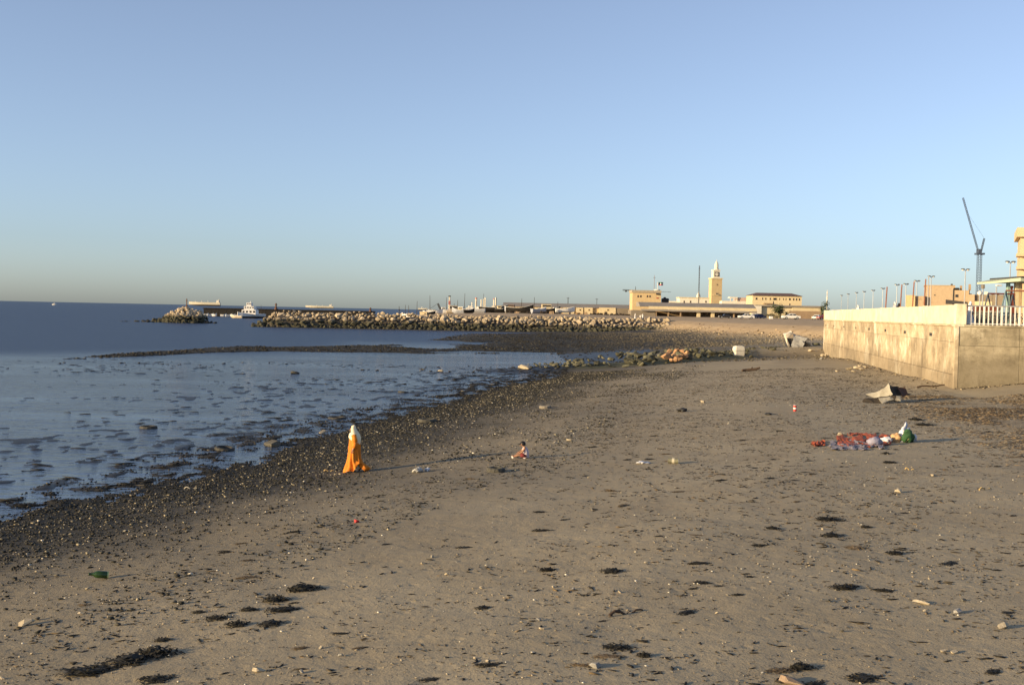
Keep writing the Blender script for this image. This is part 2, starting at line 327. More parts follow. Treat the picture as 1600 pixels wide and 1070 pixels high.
# ---- sea
wa = np.radians(np.concatenate([np.linspace(-110, -32, 40), np.linspace(-31, 16, 300), np.linspace(17, 110, 40)]))
wr = np.concatenate([np.geomspace(6, 400, 200), np.geomspace(410, 60000, 90)])
wx, wy, wf = polar(wa, wr)
sea_line = wy - 119 - .9 * (wx + 53)
deep = np.maximum(sst(sea_line + 14 * fbm(wx * .06, wy * .03, 71, 3), -30, 26) * sst(-wx, 10, 34), sst(wy, 160, 215))
wmud = fbm(wx * .12, wy * .05, 63, 4)
wcalm = .5 + .5 * fbm(wx * .05, wy * .03, 65, 3)
sea_me = np_mesh('sea', np.c_[wx, wy, np.zeros(len(wx))], wf, {'deep': deep, 'calm': wcalm})
def water_material():
    m = bpy.data.materials.new('sea_water'); m.use_nodes = True; nt = m.node_tree; n = nt.nodes; L = nt.links; b = n['Principled BSDF']
    pos = n.new('ShaderNodeNewGeometry').outputs['Position']
    a = n.new('ShaderNodeAttribute'); a.attribute_name = 'deep'; dp = a.outputs['Fac']
    def noise(scale, st, det=4):
        mp = n.new('ShaderNodeMapping'); mp.inputs['Scale'].default_value = st; mp.inputs['Rotation'].default_value = (0, 0, .15); L.new(pos, mp.inputs[0])
        t = n.new('ShaderNodeTexNoise'); t.inputs['Scale'].default_value = scale; t.inputs['Detail'].default_value = det; L.new(mp.outputs[0], t.inputs['Vector']); return t.outputs[0]
    def maprange(src, a0, a1, b0, b1):
        r = n.new('ShaderNodeMapRange'); L.new(src, r.inputs[0])
        for k, v in zip((1, 2, 3, 4), (a0, a1, b0, b1)): r.inputs[k].default_value = v
        return r.outputs[0]
    mx = n.new('ShaderNodeMix'); mx.data_type = 'RGBA'; L.new(dp, mx.inputs[0]); mx.inputs[6].default_value = (.008, .018, .032, 1); mx.inputs[7].default_value = (.002, .018, .062, 1)
        # patches of ripples on the shallow flats
    patch = maprange(noise(.06, (1, 2.4, 1), 5), .34, .58, .3, 1.0)
    mu = n.new('ShaderNodeMath'); mu.operation = 'MAXIMUM'; L.new(patch, mu.inputs[0]); L.new(dp, mu.inputs[1])
    b1 = n.new('ShaderNodeBump'); b1.inputs['Distance'].default_value = .2; L.new(noise(1.6, (1, 2.2, 1), 6), b1.inputs['Height']); L.new(mu.outputs[0], b1.inputs['Strength'])
    b2 = n.new('ShaderNodeBump'); b2.inputs['Distance'].default_value = .5; L.new(noise(.33, (1, 2.0, 1), 4), b2.inputs['Height']); L.new(dp, b2.inputs['Strength']); vo = n.new('ShaderNodeTexVoronoi'); vo.inputs['Scale'].default_value = 2.3; L.new(pos, vo.inputs['Vector']); sc_ = n.new('ShaderNodeMapRange'); sc_.inputs[1].default_value = .0; sc_.inputs[2].default_value = .22; L.new(vo.outputs['Distance'], sc_.inputs[0]); b0 = n.new('ShaderNodeBump'); b0.inputs['Strength'].default_value = .35; b0.inputs['Distance'].default_value = .04; L.new(sc_.outputs[0], b0.inputs['Height']); L.new(b0.outputs[0], b1.inputs['Normal'])
    L.new(b1.outputs[0], b2.inputs['Normal'])
    fl = n.new('ShaderNodeMath'); fl.operation = 'MULTIPLY_ADD'; fl.inputs[1].default_value = -.9; fl.inputs[2].default_value = .9; L.new(dp, fl.inputs[0]); fp_ = n.new('ShaderNodeMath'); fp_.operation = 'MULTIPLY'; L.new(fl.outputs[0], fp_.inputs[0]); L.new(patch, fp_.inputs[1])
    b3 = n.new('ShaderNodeBump'); b3.inputs['Distance'].default_value = .55; L.new(noise(.75, (1, 1.5, 1), 3), b3.inputs['Height']); L.new(fp_.outputs[0], b3.inputs['Strength']); L.new(b2.outputs[0], b3.inputs['Normal']); b2 = b3
    # wave faces hide one another at grazing angles, so the mirror share is capped below the bare Fresnel value
    fr = n.new('ShaderNodeFresnel'); fr.inputs[0].default_value = 1.33; L.new(b2.outputs[0], fr.inputs['Normal'])
    cap = n.new('ShaderNodeMath'); cap.operation = 'MULTIPLY'; L.new(fr.outputs[0], cap.inputs[0]); L.new(maprange(dp, 0, 1, .50, .24), cap.inputs[1])
    df = n.new('ShaderNodeBsdfDiffuse'); L.new(mx.outputs[2], df.inputs[0]); gl = n.new('ShaderNodeBsdfGlossy'); L.new(maprange(dp, 0, 1, .1, .22), gl.inputs['Roughness']); L.new(b2.outputs[0], gl.inputs['Normal']); gl.inputs[0].default_value = (1, 1, 1, 1)
    ms = n.new('ShaderNodeMixShader'); L.new(cap.outputs[0], ms.inputs[0]); L.new(df.outputs[0], ms.inputs[1]); L.new(gl.outputs[0], ms.inputs[2]); L.new(ms.outputs[0], n['Material Output'].inputs['Surface']); n.remove(b); return m
tag(link('sea', sea_me, water_material()), 'dark blue gulf water, shallow and rippled over the flats', None, None, 'structure')

# ---- rocks
def rock_mesh(name, seed, n=15, sq=(1, .9, .75), jag=.25):
    r = random.Random(seed); bm = bmesh.new()
    for i in range(n):
        v = Vector((r.gauss(0, 1), r.gauss(0, 1), r.gauss(0, 1))).normalized() * (.5 * (1 - jag * r.random()))
        bm.verts.new((v.x * sq[0], v.y * sq[1], v.z * sq[2]))
    res = bmesh.ops.convex_hull(bm, input=bm.verts)
    bmesh.ops.delete(bm, geom=[g for g in res['geom_interior'] if isinstance(g, bmesh.types.BMVert)], context='VERTS')
    bmesh.ops.recalc_face_normals(bm, faces=bm.faces)
    me = bpy.data.meshes.new(name); bm.to_mesh(me); bm.free(); return me
ROCKS = [rock_mesh('rock', 100 + i, 16, (1.1, .95, .8)) for i in range(9)]
def tide_rock(name, zl, zh, dark, dark2, c1, c2, var=.25):
    """rock material with a tide mark: weedy below zl, dry above zh (world height)"""
    m = M(name, c1, c2, 1.1, .9, .5, obj_rand=var); nt = m.node_tree; n = nt.nodes; L = nt.links; b = n['Principled BSDF']
    src = b.inputs['Base Color'].links[0].from_socket
    g = n.new('ShaderNodeNewGeometry'); sp = n.new('ShaderNodeSeparateXYZ'); L.new(g.outputs['Position'], sp.inputs[0])
    t = n.new('ShaderNodeTexNoise'); t.inputs['Scale'].default_value = .7; L.new(g.outputs['Position'], t.inputs['Vector'])
    ad = n.new('ShaderNodeMath'); ad.operation = 'MULTIPLY_ADD'; ad.inputs[1].default_value = 1.2; L.new(t.outputs[0], ad.inputs[0]); L.new(sp.outputs['Z'], ad.inputs[2])
    mr = n.new('ShaderNodeMapRange'); mr.inputs[1].default_value = zl + .6; mr.inputs[2].default_value = zh + .6; L.new(ad.outputs[0], mr.inputs[0])
    cr = n.new('ShaderNodeValToRGB'); cr.color_ramp.elements[0].color = (*dark, 1); cr.color_ramp.elements[1].color = (*dark2, 1); L.new(t.outputs[0], cr.inputs[0])
    mx = n.new('ShaderNodeMix'); mx.data_type = 'RGBA'; L.new(mr.outputs[0], mx.inputs[0]); L.new(cr.outputs[0], mx.inputs[6]); L.new(src, mx.inputs[7]); L.new(mx.outputs[2], b.inputs['Base Color'])
    return m
bw_mat = tide_rock('breakwater_rock', 1.8, 2.9, (.02, .02, .012), (.085, .08, .048), (.46, .375, .26), (.31, .245, .16), .3)
def place_rock(name, parent, p, size, mat, r, sq=(1, 1, 1), meshes=ROCKS):
    me = r.choice(meshes)
    if not me.materials: me.materials.append(None)
    o = bpy.data.objects.new(name, me); col.objects.link(o); o.material_slots[0].link = 'OBJECT'; o.material_slots[0].material = mat
    o.location = p; o.rotation_euler = (r.uniform(-.6, .6), r.uniform(-.6, .6), r.uniform(0, 6.28)); o.scale = (size * sq[0] * r.uniform(.85, 1.2), size * sq[1] * r.uniform(.85, 1.2), size * sq[2] * r.uniform(.8, 1.1)); o.parent = parent; return o
def joined(items):
    """items: (mesh, 4x4 matrix) -> one numpy mesh of triangles/polys via bmesh-free pydata"""
    vs, fs = [], []; k = 0
    for me, mt in items:
        vs += [mt @ v.co for v in me.vertices]; fs += [tuple(i + k for i in p.vertices) for p in me.polygons]; k = len(vs)
    return MB().add(vs, fs)
def trs(p, e, s): return Matrix.LocRotScale(Vector(p), Matrix.Rotation(e[2], 3, 'Z') @ Matrix.Rotation(e[0], 3, 'X') @ Matrix.Rotation(e[1], 3, 'Y'), Vector(s))
def rock_bank(name, label, line, crest, half, rows, step, size, mat, r, parts=300, base=0.0, foot=None):
    """armour stones laid in rows over both faces of a line of points; biggest visible ones become parts, the rest one joined part"""
    o = empty(name, (line[0][0], line[0][1], 0), 0, label, 'breakwater'); ox, oy = line[0][0], line[0][1]
    core = MB(); items = []
    for (ax, ay), (bx, by) in zip(line[:-1], line[1:]):
        L = math.hypot(bx - ax, by - ay); ux, uy = (bx - ax) / L, (by - ay) / L; nx, ny = uy, -ux
        if ny > 0: nx, ny = -nx, -ny
        for j in range(rows + 3):
            t = j / rows; off = half * t if j <= rows else -half * .25 * (j - rows)
            k = 0.0
            while k < L:
                s = size * r.choice((.55, .75, .9, 1.0, 1.15, 1.45)) * r.uniform(.9, 1.1); zt = (crest - (crest - base - .2) * t) if j <= rows else crest - .35 * (j - rows)
                w = r.uniform(-.3, .3)
                if (ax, ay) == tuple(line[0]): zt = zt * min(1, .18 + k / 7.5)
                x, y = ax + ux * k + nx * (off + w), ay + uy * k + ny * (off + w)
                items.append((j, s, (x - ox, y - oy, max(zt - s * .25 + r.uniform(-.5, .4), gz(x, y) + .05))))
                k += step * r.uniform(.75, 1.15)
        cz = crest - 1.0
        core.loft([[(px_ - ox + (ux * 7 if (px_, py_) == tuple(line[0]) else 0) + nx * half * .85, py_ - oy + ny * half * .85, -1.0), (px_ - ox + (ux * 7 if (px_, py_) == tuple(line[0]) else 0) + nx * .5, py_ - oy + ny * .5, cz), (px_ - ox + (ux * 7 if (px_, py_) == tuple(line[0]) else 0) - nx * half * .5, py_ - oy - ny * half * .5, cz), (px_ - ox - nx * half, py_ - oy - ny * half, -1.0)] for px_, py_ in ((ax, ay), (bx, by))])
    core.build('core', bw_core, o)
    vis = [it for it in items if it[0] <= rows]; vis.sort(key=lambda it: -it[1]); ids = set(id(i) for i in vis[:parts])
    for it in vis[:parts]: place_rock('rock', o, it[2], it[1], mat, r)
    rest = [it for it in items if id(it) not in ids]
    if rest:
        mb = joined([(r.choice(ROCKS), trs(p, (r.uniform(-.6, .6), r.uniform(-.6, .6), r.uniform(0, 6)), (s, s, s * .9))) for j, s, p in rest])
        b = mb.build('small_rocks', mat, o); b['kind'] = 'stuff'
    return o
bw_core = M('breakwater_core', (.12, .10, .075), (.06, .05, .04), .6)
rr = random.Random(5)
BWY = 339
bx0 = WX(403, 331, 505)
bw = rock_bank('rock_breakwater', 'long breakwater of pale boulders, dark and weedy along its foot', [(bx0 - 1, 331), (bx0 + 25, 336), (0, 339), (46, 337)], 4.5, 9.5, 6, 1.4, 1.6, bw_mat, rr, 300)
# outer mole head with its reef tail
hx0, hx1 = WX(255, 372, 500), WX(318, 372, 500)
mh = empty('rock_mole', ((hx0 + hx1) / 2, 372, 0), 0, 'short mound of boulders at the harbour mouth with a beacon on it', 'breakwater')
mb = MB(); mb.lathe([(8, -1), (5, 2), (1.5, 3.4)], n=10, sx=1.0, sy=.7); mb.build('core', bw_core, mh)
cx = mh.location.x
prof = [(245, 499), (256, 495), (265, 488), (275, 482), (283, 479), (291, 479), (300, 481), (308, 484), (316, 487), (322, 495), (328, 502)]
for i in range(290):
    px = rr.uniform(246, 322); top = WZ(px, np.interp(px, [p[0] for p in prof], [p[1] for p in prof]), 372)
    t = rr.random(); z = top * (1 - t) + .3 * t; y = -1 - 8 * t * max(.4, top / 6) + rr.uniform(-.4, .4)
    if rr.random() < .25: y = rr.uniform(0, 3); z = top * rr.uniform(.8, 1)
    place_rock('rock', mh, (WX(px, 372, 500) - cx, y, max(z - .5, .1)), rr.uniform(1.2, 2.1), bw_mat, rr)
reef = empty('rock_reef', (WX(230, 372, 500), 371, 0), 0, 'low black reef of rocks trailing seaward from the boulder mound', 'reef')
for i in range(46):
    px = rr.uniform(194, 262) if i < 34 else rr.uniform(318, 345); zt = np.interp(px, [194, 215, 240, 262, 318, 345], [.3, .6, 1.0, 1.8, 1.6, .3]) * rr.uniform(.3, 1)
    place_rock('rock', reef, (WX(px, 372, 500) - reef.location.x, rr.uniform(-4, 2), zt - .45), rr.uniform(.9, 1.7), M('reef_rock', (.02, .02, .016), (.05, .047, .035), 2, .7, .3), rr, (1.3, 1, .8))

# ---- groyne of weedy rocks running out from the wall
gr_mat = M('weedy_rock', (.05, .052, .03), (.14, .13, .085), 1.5, .9, .4, obj_rand=.45)
or_mat = M('ochre_rock', (.40, .23, .11), (.27, .155, .085), 1.8, .9, .4, obj_rand=.45)
gro = empty('rock_groyne', (20, 134, 0), 0, 'low groyne of olive weed-covered rocks crossing the sand to the wall', 'groyne')
rows_px = [(815, 578), (850, 577), (900, 576), (950, 575), (1000, 574), (1040, 570), (1080, 565), (1120, 560), (1160, 556), (1200, 551), (1240, 549), (1275, 548)]
for i in range(230):
    px = rr.uniform(880, 1278) if i < 195 else rr.uniform(812, 900); t = rr.random()
    dens = np.interp(px, [812, 900, 985, 1090, 1120, 1280], [.35, .6, 1, 1, .55, .5])
    b = np.interp(px, [p[0] for p in rows_px], [p[1] for p in rows_px]); w = 24 * dens * np.interp(px, [800, 1000, 1280], [1, 1, .5])
    p = P(px, b - 2 - (w - 3) * t)
    s = rr.uniform(.5, 1.15) * (.55 + .6 * dens) * (1.15 - .3 * abs(t - .4)) * np.interp(px, [800, 980, 1100, 1200], [.6, 1, .9, .7])
    place_rock('rock', gro, (p.x - 20, p.y - 134, p.z + s * .12 + .35 * dens * (1 - abs(2 * t - 1)) * (px > 960)), s, gr_mat, rr, (1.15, .9, .8))
for px, py, s in [(1041, 556, 1.15), (1046, 549, 1.0), (1053, 556, .9), (1058, 549, .95), (1063, 556, 1.0), (1066, 549, .85), (1070, 556, 1.1), (1072, 551, .8), (1056, 561, .8), (1049, 563, .6), (1063, 561, .7)]:
    p = P(px, py + 9); q = PZ(px, py, p.z); d = p.y
    o = place_rock('rock', gro, (WX(px, d, py) - 20, d - 134, WZ(px, py, d)), s, or_mat, rr); 
    if s == 1.15: o['label'] = 'ochre boulder in the sunlit heap on the groyne'

# ---- sea wall
def concrete(name, c_lo, c_mid, c_hi, pale, stain, var, zt):
    """weathered concrete: mottling, pale efflorescence, dark streaks from the top and a dirty tide line near the sand"""
    m = bpy.data.materials.new(name); m.use_nodes = True; nt = m.node_tree; n = nt.nodes; L = nt.links; b = n['Principled BSDF']; b.inputs['Roughness'].default_value = .92; b.inputs['Specular IOR Level'].default_value = .2
    pos = n.new('ShaderNodeTexCoord').outputs['Object']
    def noise(sc, st=(1, 1, 1), det=8, off=0):
        mp = n.new('ShaderNodeMapping'); mp.inputs['Scale'].default_value = st; mp.inputs['Location'].default_value = (off, off, off); L.new(pos, mp.inputs[0]); t = n.new('ShaderNodeTexNoise'); t.inputs['Scale'].default_value = sc; t.inputs['Detail'].default_value = det; t.inputs['Roughness'].default_value = .7; L.new(mp.outputs[0], t.inputs['Vector']); return t.outputs[0]
    def ramp(src, *st):
        r = n.new('ShaderNodeValToRGB'); e = r.color_ramp.elements; e[0].position, e[0].color = st[0][0], (*st[0][1], 1); e[1].position, e[1].color = st[-1][0], (*st[-1][1], 1)
        for p, c in st[1:-1]: k = e.new(p); k.color = (*c, 1)
        L.new(src, r.inputs[0]); return r.outputs[0]
    def mix(f, a_, b_):
        x = n.new('ShaderNodeMix'); x.data_type = 'RGBA'; L.new(f, x.inputs[0])
        for k, v in ((6, a_), (7, b_)):
            if isinstance(v, tuple): x.inputs[k].default_value = (*v, 1)
            else: L.new(v, x.inputs[k])
        return x.outputs[2]
    K, Wt = (0, 0, 0), (1, 1, 1)
    c = ramp(noise(.9, (.6, .6, 1)), (.32, c_lo), (.5, c_mid), (.68, c_hi))
    c = mix(ramp(noise(.55, (.55, .55, .5), 6, 7), (.54, K), (.62, (.85, .85, .85))), c, pale)
    c = mix(ramp(noise(1.1, (1, .35, .16), 7, 13), (.52, K), (.7, (.75, .75, .75))), c, stain)
    sp = n.new('ShaderNodeSeparateXYZ'); L.new(pos, sp.inputs[0]); ad = n.new('ShaderNodeMath'); ad.operation = 'MULTIPLY_ADD'; ad.inputs[1].default_value = -2.2; L.new(noise(1.3, (1, 1, .6), 6, 3), ad.inputs[0]); L.new(sp.outputs['Z'], ad.inputs[2])
    mr = n.new('ShaderNodeMapRange'); mr.inputs[1].default_value = zt - 1.1; mr.inputs[2].default_value = zt - .2; mr.inputs[3].default_value = .55; mr.inputs[4].default_value = 0; L.new(ad.outputs[0], mr.inputs[0]); c = mix(mr.outputs[0], c, stain)
    oi = n.new('ShaderNodeObjectInfo'); mv = n.new('ShaderNodeMapRange'); mv.inputs[3].default_value = 1 - var; mv.inputs[4].default_value = 1 + var; L.new(oi.outputs['Random'], mv.inputs[0]); h = n.new('ShaderNodeHueSaturation'); L.new(mv.outputs[0], h.inputs['Value']); L.new(c, h.inputs['Color']); L.new(h.outputs[0], b.inputs['Base Color'])
    bp = n.new('ShaderNodeBump'); bp.inputs['Strength'].default_value = .7; bp.inputs['Distance'].default_value = .05; L.new(noise(3.5), bp.inputs['Height']); L.new(bp.outputs[0], b.inputs['Normal']); return m
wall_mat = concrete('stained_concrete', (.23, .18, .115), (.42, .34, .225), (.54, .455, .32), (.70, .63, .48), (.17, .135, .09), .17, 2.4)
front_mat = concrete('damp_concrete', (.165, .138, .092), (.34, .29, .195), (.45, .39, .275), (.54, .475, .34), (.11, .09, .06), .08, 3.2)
joint_mat = M('joint_shadow_concrete', (.12, .10, .075), (.08, .07, .05), 1)
par_mat = concrete('limewashed_concrete', (.58, .52, .35), (.68, .62, .44), (.72, .67, .5), (.74, .70, .54), (.44, .38, .24), .05, -9)
NC = W(1492, 560, 70); FC = W(1287, 520, 154)
WA = math.atan2(FC.x - NC.x, FC.y - NC.y); WL = math.hypot(FC.x - NC.x, FC.y - NC.y)
wall = empty('sea_wall', (NC.x, NC.y, 0), -WA, 'tall stained concrete sea wall carrying a white parapet above the beach', 'wall')
ZP = 5.66
nb = 16; bay = WL / nb
MB().box(.2, 9, .2, WL - .1, -1, ZP - .05).build('core', joint_mat, wall)
for i in range(nb):
    y0, y1 = i * bay + .012, (i + 1) * bay - .012
    if i == 0: y0 = 0
    for (z0, z1, pr) in ((-.6, 2.55, -.04), (2.56, 4.56, 0.0), (4.57, ZP - .12, .0)):
        m = MB(); x0, x1 = pr + rr.uniform(-.008, .008), .2
        if z0 > 4 and i % 2 == 1:
            hy = (y0 + y1) / 2 + rr.uniform(-.5, .5); hz = 4.92; a, c = .6, .11; MB().box(.05, .19, hy - a - .05, hy + a + .05, hz - c - .05, hz + c + .05).build('weep_hole_shade', dark_m, wall)  # dark block just inside each hole stands in for its inner shade
            m.box(x0, x1, y0, hy - a, z0, z1); m.box(x0, x1, hy + a, y1, z0, z1); m.box(x0, x1, hy - a, hy + a, z0, hz - c); m.box(x0, x1, hy - a, hy + a, hz + c, z1)
        else: m.bbox(x0, x1, y0, y1, z0, z1, .012)
        m.build('panel', wall_mat, wall)
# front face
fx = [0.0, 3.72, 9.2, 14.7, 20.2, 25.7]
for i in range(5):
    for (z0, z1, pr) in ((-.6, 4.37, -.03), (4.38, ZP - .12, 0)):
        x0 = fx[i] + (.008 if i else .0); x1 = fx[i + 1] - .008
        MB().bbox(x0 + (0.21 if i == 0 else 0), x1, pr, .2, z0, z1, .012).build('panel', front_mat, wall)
MB().bbox(-.06, .20, -.05, .2, -.6, ZP - .121, .02).build('corner_pier', wall_mat, wall)
MB().box(.2, 25.6, .2, 9, -1, ZP - .06).build('core', joint_mat, wall)
MB().bbox(-.1, .5, -.08, WL + .05, ZP - .12, ZP, .02).build('coping', wall_mat, wall)
MB().bbox(.5, 25.7, -.08, .5, ZP - .121, ZP - .001, .02).build('coping', front_mat, wall)
ph = 1.22
for i in range(8):
    y0 = .62 + i * (WL - .62) / 8; y1 = .62 + (i + 1) * (WL - .62) / 8 - .02
    MB().bbox(.02, .24, y0, y1, ZP, ZP + ph, .02).build('parapet_panel', par_mat, wall)
    MB().bbox(-.03, .29, y1 - .18, y1 + .18, ZP + .001, ZP + ph + .03, .015).build('parapet_post', par_mat, wall)
MB().bbox(-.03, .62, -.03, .6, ZP + .001, ZP + ph + .06, .03).build('corner_post', par_mat, wall)
# promenade slab
pm = MB(); pm.zprism([(.5, .5), (170, -6), (190, 60), (120, WL + 60), (.5, WL - .3)], 2.0, ZP - .02)
pr = pm.build('promenade', M('promenade_paving', (.34, .30, .25), (.27, .235, .19), .8, .9), None, (NC.x, NC.y, 0), -WA); pr['kind'] = 'structure'
def PW(lx, ly, z=ZP):  # point on the promenade in wall coordinates
    c, s = math.cos(-WA), math.sin(-WA); return Vector((NC.x + lx * c - ly * s, NC.y + lx * s + ly * c, z))
# railing on the front face
rail = empty('railing', PW(.62, .22), -WA, 'white painted post railing along the top of the wall', 'railing')
x = .28; k = 0
while x < 24.4:
    w = .05 if k % 4 == 3 else .032
    MB().box(x - w, x + w, -w, w, 0, 1.14).build('post', white_p, rail); x += .256; k += 1
MB().tube((.0, 0, 1.17), (24.4, 0, 1.17), .04, n=8).build('top_rail', steel_l, rail)
MB().box(0.0, 24.4, -.03, .03, .055, .1).build('bottom_rail', white_p, rail)

# ================================================================== BUILDINGS AND HARBOUR
class Site:
    def __init__(s, name, label, cat, px, D, group=None, py=495, z=None, rz=0):
        s.D = D; x = WX(px, D, py); s.x0 = x; s.z0 = gz(x, D) if z is None else z
        s.o = empty(name, (x, D, s.z0), rz, label, cat, group)
    def x(s, px, py=480): return WX(px, s.D, py) - s.x0
    def z(s, px, py): return WZ(px, py, s.D) - s.z0
    def box(s, part, m, px0, px1, py0, py1, y0=0, y1=6, floor=False, parent=None, bev=.0):
        pc = (py0 + py1) / 2; xa, xb = s.x(px0, pc), s.x(px1, pc); pxm = (px0 + px1) / 2
        za = -.6 if floor else s.z(pxm, py1); zb = s.z(pxm, py0)
        mb = MB()
        if bev: mb.bbox(xa, xb, y0, y1, za, zb, bev)
        else: mb.box(xa, xb, y0, y1, za, zb)
        return mb.build(part, m, parent or s.o)
    def window(s, px, py, w, h, frame=white_p, y=0.0, name='window'):
        xc, zc = s.x(px, py), s.z(px, py); k = s.D / FPX; a, b = w * k / 2, h * k / 2
        f = MB(); t = .12 * a + .04
        f.box(xc - a - t, xc + a + t, y - .06, y + .02, zc + b, zc + b + t); f.box(xc - a - t, xc + a + t, y - .09, y + .02, zc - b - t, zc - b)
        f.box(xc - a - t, xc - a, y - .06, y + .02, zc - b, zc + b); f.box(xc + a, xc + a + t, y - .06, y + .02, zc - b, zc + b)
        fo = f.build(name, frame, s.o)
        MB().box(xc - a, xc + a, y - .015, y + .015, zc - b, zc + b).build('pane', glass_d, fo); return fo
yel = M('yellow_stone', (.60, .45, .24), (.52, .38, .20), .8)
yel2 = M('pale_yellow_plaster', (.66, .55, .34), (.58, .47, .28), .5)
whiten = M('whitewash', (.74, .68, .55), (.64, .58, .46), .6)
roof_g = M('grey_roofing', (.30, .265, .22), (.23, .205, .175), .4)
roof_r = M('red_brown_tiles', (.17, .10, .08), (.12, .075, .065), .7)
brown_w = M('brown_wall', (.36, .25, .15), (.28, .20, .125), .6)

# clock tower
t = Site('clock_tower', 'tall slim yellow clock tower with a white belfry and pointed cap', 'tower', 1119, 800)
k = t.D / FPX; w0 = 8.5 * k; w1 = 8.2 * k; zs = t.z(1119, 436)
def sqring(w, z, dy=0, c=(0, 0)): return [(c[0] - w, dy, z), (c[0] + w, dy, z), (c[0] + w, dy + 2 * w, z), (c[0] - w, dy + 2 * w, z)]
MB().loft([sqring(w0, -.5), sqring(w1, zs, w0 - w1)]).build('shaft', yel, t.o, rz=R(6))
MB().box(-w1 - .5, w1 + .5, -.35, 2 * w1 + .5, zs, zs + .8).build('cornice', yel2, t.o, rz=R(6))
ws = 5.3 * k; zb = t.z(1119, 422.5)
MB().loft([sqring(ws, zs + .8, w1 - ws), sqring(ws * .95, zb, w1 - ws * .95)]).build('belfry', whiten, t.o, rz=R(6))
MB().box(-ws - .25, ws + .25, w1 - ws - .3, w1 + ws + .3, zb, zb + .55).build('cornice', whiten, t.o, rz=R(6))
zt = t.z(1119, 407.5); zm = t.z(1119, 420)
cap = MB().lathe([(4.2 * k, zb + .55), (4.2 * k, zm), (3.1 * k, zm + .2), (3.1 * k, zm + (zt - zm) * .35), (2.9 * k, zm + (zt - zm) * .6), (1.9 * k, zm + (zt - zm) * .82), (.5 * k, zt), (.1 * k, zt + 1.2)], (0, w1, 0), 12).build('cap', whiten, t.o)
zc = t.z(1119, 428.3)
cl = MB()
a = 3.5 * k; yy = w1 - ws - .02
cl.box(-a, a, yy - .25, yy, zc + a * .78, zc + a); cl.box(-a, a, yy - .25, yy, zc - a, zc - a * .78); cl.box(-a, -a * .78, yy - .25, yy, zc - a * .78, zc + a * .78); cl.box(a * .78, a, yy - .25, yy, zc - a * .78, zc + a * .78)
clk = cl.build('clock', dark_m, t.o, rz=R(6))
dial = MB().lathe([(a * .74, 0), (a * .74, .2)], n=24).build('dial', whiten, clk, (0, yy - .02, zc)); dial.rotation_euler = (R(90), 0, 0)
hd = MB(); hd.box(-.06, .06, -.32, -.26, 0, a * .6); hd.box(0, a * .45, -.32, -.26, -.06, .06); hd.build('hands', dark_m, clk, (0, yy, zc))
for px, py, w, h in ((1118.5, 444.7, 5.5, 1.6), (1118, 459, 7, 1.8)):
    t.window(px, py, w, h, brown_w, .12 if py < 450 else .05)
t.box('balcony', yel2, 1114, 1122.5, 460, 461, -.9, 0)

# long warehouse canopy in front of it
s = Site('warehouse_shed', 'long low open-fronted warehouse with grey roof and cream fascia', 'shed', 1090, 372)
s.box('back_wall', brown_w, 1022, 1180, 486, 497, 9, 9.5, True)
s.box('end_wall', M('grey_brown_wall', (.24, .20, .15), (.19, .16, .12), .5), 985, 1022.5, 484.5, 497, -2, 8, True)
zr0, zr1 = s.z(1090, 480.5), s.z(1090, 473.5)
MB().prism([(0, 0), (1, 0)], 0, 1) if False else None
MB().loft([[(s.x(px), -2.2, zr0), (s.x(px), 3.5, zr1), (s.x(px), 9.5, zr1), (s.x(px), 9.5, zr0)] for px in (999, 1180)]).build('roof', roof_g, s.o)
zf = s.z(1090, 484.3); xs = [s.x(p) for p in np.linspace(1012, 1180, 12)]
for a, b in zip(xs[:-1], xs[1:]): MB().box(a + .03, b - .03, -2.4, -2.25, zf, zr0 + .1).build('fascia_panel', yel2, s.o)
MB().box(s.x(1000), s.x(1180), -3.2, -2.3, s.z(1090, 487.5), zf - .05).build('awning', roof_g, s.o)
for px in (1024, 1043, 1062, 1090, 1112, 1145, 1166): s.box('column', yel2 if px in (1090, 1112) else brown_w, px - (2.6 if px in (1090, 1112) else .8), px + (2.6 if px in (1090, 1112) else .8), 487, 497, -2.2, -1.4, True)
# customs house
s = Site('customs_house', 'two-storey yellow flat-roofed house with a flagpole on its roof', 'building', 1010, 430)
s.box('wall', yel, 988, 1032.5, 457.5, 490, 0, 10, True)
s.box('parapet', M('grey_parapet', (.40, .34, .25), (.33, .28, .2), 1), 987.2, 1033.3, 453.5, 457.5, -.25, 10.2)
for px in (997, 1001.2, 1011.5, 1015.5): s.window(px, 463, 1.9, 2.8, brown_w)
s.window(996, 475, 3, 5, white_p)
fp = s.box('flagpole', white_p, 1028.6, 1029.4, 440.5, 453.5, 3, 3.18)
fl = MB(); N = 8
x0, x1 = s.x(1029.6), s.x(1037); zt_, zb_ = s.z(1032, 440.6), s.z(1032, 445.6)
fl.loft([[(x0 + (x1 - x0) * i / N, 3.1 + .35 * math.sin(i * 1.1) - th, zt_ - (zt_ - zb_) * j) for th in (0, .03) for j in ((0, 1) if th == 0 else (1, 0))] for i in range(N + 1)])
